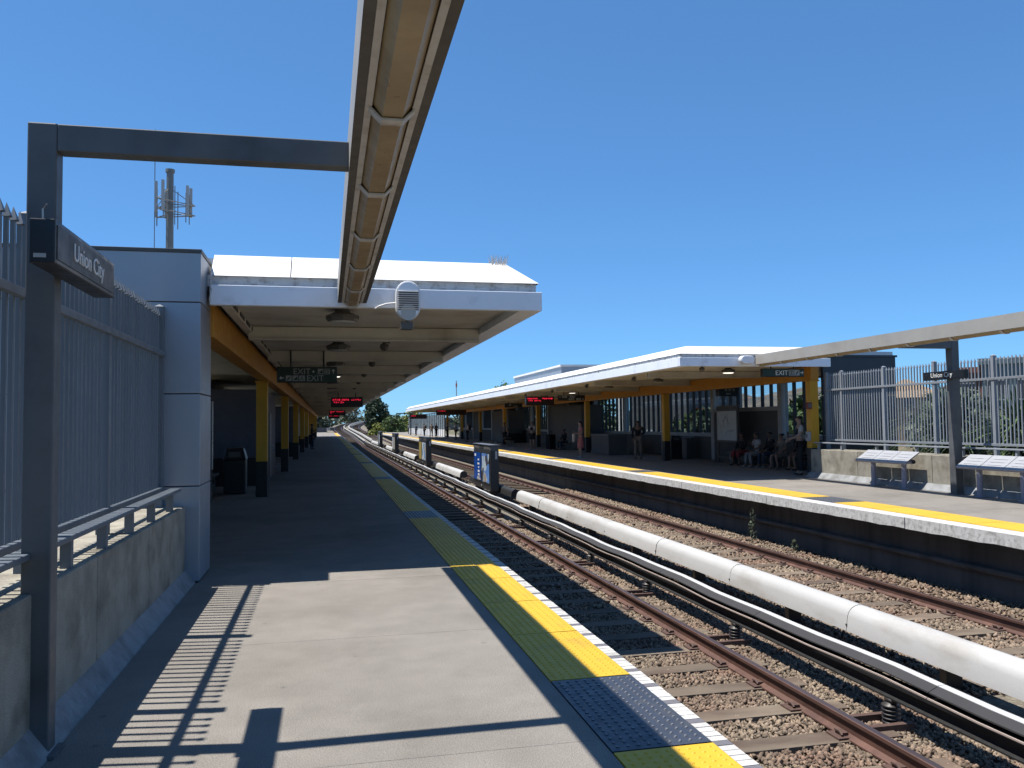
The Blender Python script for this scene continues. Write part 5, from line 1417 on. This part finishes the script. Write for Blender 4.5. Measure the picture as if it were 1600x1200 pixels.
# ================================================================== FAR BACKGROUND
mt = thing('radio_mast', 'tall radio mast with antenna panels rising behind the near end wall', 'mast', (-12.3, 70, -1.4))
m = MB(); m.tube([(0, 0, 0), (0, 0, 23.6)], .36, 10, 0, True, .27); m.lathe([(.36, 23.55), (.36, 23.8)], (0, 0), 10); build('pole', m, M_mast, mt, smooth=True)
m = MB()
corners = [(1.9 * math.cos(a), 1.9 * math.sin(a)) for a in (.2, .2 + 2 * PI / 3, .2 + 4 * PI / 3)]
for z in (20.2, 21.0):
    for i in range(3):
        a, b = corners[i], corners[(i + 1) % 3]; m.tube([(*a, z), (*b, z)], .045, 5); m.tube([(0, 0, z), (*a, z)], .045, 5)
for i in range(3): m.tube([(0, 0, 22.3), (*corners[i], 21.0)], .03, 5)
build('platform_frame', m, M_mast, mt)
for i, (x, y) in enumerate(corners):
    for f_, l in ((-.33, 2.4), (.0, 3.1), (.33, 2.4)):
        nx, ny = corners[(i + 1) % 3]; px, py = x + (nx - x) * (.5 + f_) * .9, y + (ny - y) * (.5 + f_) * .9
        m = MB(); m.tube([(px, py, 20.7 - l / 2), (px, py, 20.7 + l / 2)], .04, 5); bk_ = build('mount_pipe', m, M_mast, mt)
        if abs(f_) > .1:
            m = MB(); u = V((px, py, 0)).normalized() * .12; m.box(px + u.x - .11, px + u.x + .11, py + u.y - .07, py + u.y + .07, 20.3 - .2, 20.3 + 2.2); build('antenna_panel', m, M_ant, bk_)
m = MB(); m.tube([(-1.15, 0, 14), (-1.15, 0, 27.0)], .035, 5); build('whip_antenna', m, M_mast, mt)

def house(label, loc, rz, w, d, h, wall, roofm, roofh, floors=2, nwin=6, name='building'):
    t = thing(name, label, 'building', loc, rz)
    m = MB(); m.box(-w / 2, w / 2, -d / 2, d / 2, 0, h); build('wall', m, wall, t)
    m = MB(); o = .5
    if roofh > .6: m.add([(-w / 2 - o, -d / 2 - o, h), (w / 2 + o, -d / 2 - o, h), (w / 2 + o, d / 2 + o, h), (-w / 2 - o, d / 2 + o, h), (-w / 2 + d / 2.2, 0, h + roofh), (w / 2 - d / 2.2, 0, h + roofh)], [(0, 1, 5, 4), (1, 2, 5), (2, 3, 4, 5), (3, 0, 4), (0, 3, 2, 1)])
    else: m.box(-w / 2 - .2, w / 2 + .2, -d / 2 - .2, d / 2 + .2, h + .002, h + roofh)
    build('roof', m, roofm, t)
    wm = MB(); wm.box(-.6, .6, -.06, .02, -.7, .7); wme = wm.mesh('window', M_mullw); pm2 = MB(); pm2.box(-.5, .5, -.07, -.061, -.6, .6); pme = pm2.mesh('pane', M_mull)
    for f_ in range(floors):
        for i in range(nwin):
            o_ = inst('window', wme, t, (-w / 2 + w * (i + .5) / nwin, -d / 2 - .022, 1.8 + f_ * 3.1)); inst('pane', pme, o_)
    return t
house('building with a red brown roof behind the right fence', (47, 52, -1.4), -.65, 3.6, 4, 6.3, M_redroof, M_redroof, .4, 2, 2)
house('blue green building at the right edge behind the fence', (50.5, 46.5, -1.4), -.75, 12, 10, 6.6, M_teal, M_teal, .4, 2, 7)
house('tan stucco building with tiled roof seen left of the right gantry post', (66, 84, -1.4), -.6, 7, 7, 5.4, M_tan, M_tan, 2.2, 2, 3)
house('plain grey shed outside the far windows behind the man in black', (23.2, 51.5, -1.4), -PI / 2, 10, 3.5, 5.4, M_kioskt, M_fascia, .4, 1, 4)
wp = thing('screen_wall', 'bright white panel wall outside the far windows left of the grey shed', 'panel', (21.6, 57.6, -1.4)); m = MB(); m.box(-.1, .1, 0, 1.9, 0, 4.9); build('sheet', m, M_white, wp); m = MB(); m.box(-.14, -.1, .9, 1.0, 0, 4.95); build('batten', m, M_fascia, wp)
house('low grey building beyond the left end of the near platform', (-14, 290, -1.4), 0, 26, 12, 6, M_inner, M_lampg, .5, 1, 6)
we = thing('end_barrier', 'dark low barrier with gate at the far end of the near platform', 'barrier', (-1, 195.5, 0)); m = MB(); m.box(-2, 2.6, 0, .15, 0, 1.1); build('panel', m, M_lampg, we); m = MB(); m.box(.9, 1.7, -.06, -.001, .1, 1.0); build('gate', m, M_soffit, we)
wr = thing('trackside_wall', 'low concrete wall right of the track beyond the far platform', 'wall', (11.5, 205, -1.3)); m = MB(); m.box(-.2, .2, 0, 60, 0, 1.9); build('panel', m, M_wall, wr)
fw = MB()
def wood(n, fun, m_, size, name):
    vs = []
    for i in range(n):
        x, y, z = fun(); p = V((x, y, z)); u = V((RNG.normal(), RNG.normal(), RNG.normal())).normalized() * size * (.5 + RNG.random()); w_ = u.cross(V((RNG.normal(), RNG.normal(), RNG.normal()))).normalized() * size * .7
        vs += [p - u, p + w_, p + u, p - w_]
    inst(name, leaf_mesh(name, np.array([tuple(v) for v in vs]), m_), None, kind='stuff')
def ring():
    a = math.radians(-30 + 100 * RNG.random()); d = 430 + 120 * RNG.random(); hh = 5.5 + 2 * math.sin(a * 37) + 1.5 * math.sin(a * 91)
    return d * math.sin(a), d * math.cos(a), -1.4 + hh * RNG.random() ** .8
wood(9000, ring, M_leafg, 1.5, 'distant_woodland')
# golden hills to the right
hv = []; NA, NR = 130, 26
def hprof(az):
    pts = [(8, 0), (16, 5), (20, 22), (24, 46), (28, 96), (32, 126), (38, 124), (46, 112), (60, 105), (90, 90)]
    for (a, h0), (b, h1) in zip(pts[:-1], pts[1:]):
        if a <= az <= b:
            u = (az - a) / (b - a); u = u * u * (3 - 2 * u); return h0 + (h1 - h0) * u
    return 0
for j in range(NR):
    for i in range(NA):
        az = 8 + 82 * i / (NA - 1); d = 900 + 2600 * j / (NR - 1); u = j / (NR - 1)
        z = hprof(az) * (u ** 1.1) + 7 * math.sin(az * 1.3 + 3 * u) * u + 6 * math.sin(az * 3.1 - 5 * u) * u + 6 * math.sin(az * 6.3 + 11 * u) * u
        hv.append((d * math.sin(math.radians(az)), d * math.cos(math.radians(az)), -2 + z))
hm = MB(); hm.add(hv, [(j * NA + i, j * NA + i + 1, (j + 1) * NA + i + 1, (j + 1) * NA + i) for j in range(NR - 1) for i in range(NA - 1)])
build('hills', hm, M_hill, smooth=True, kind='structure')
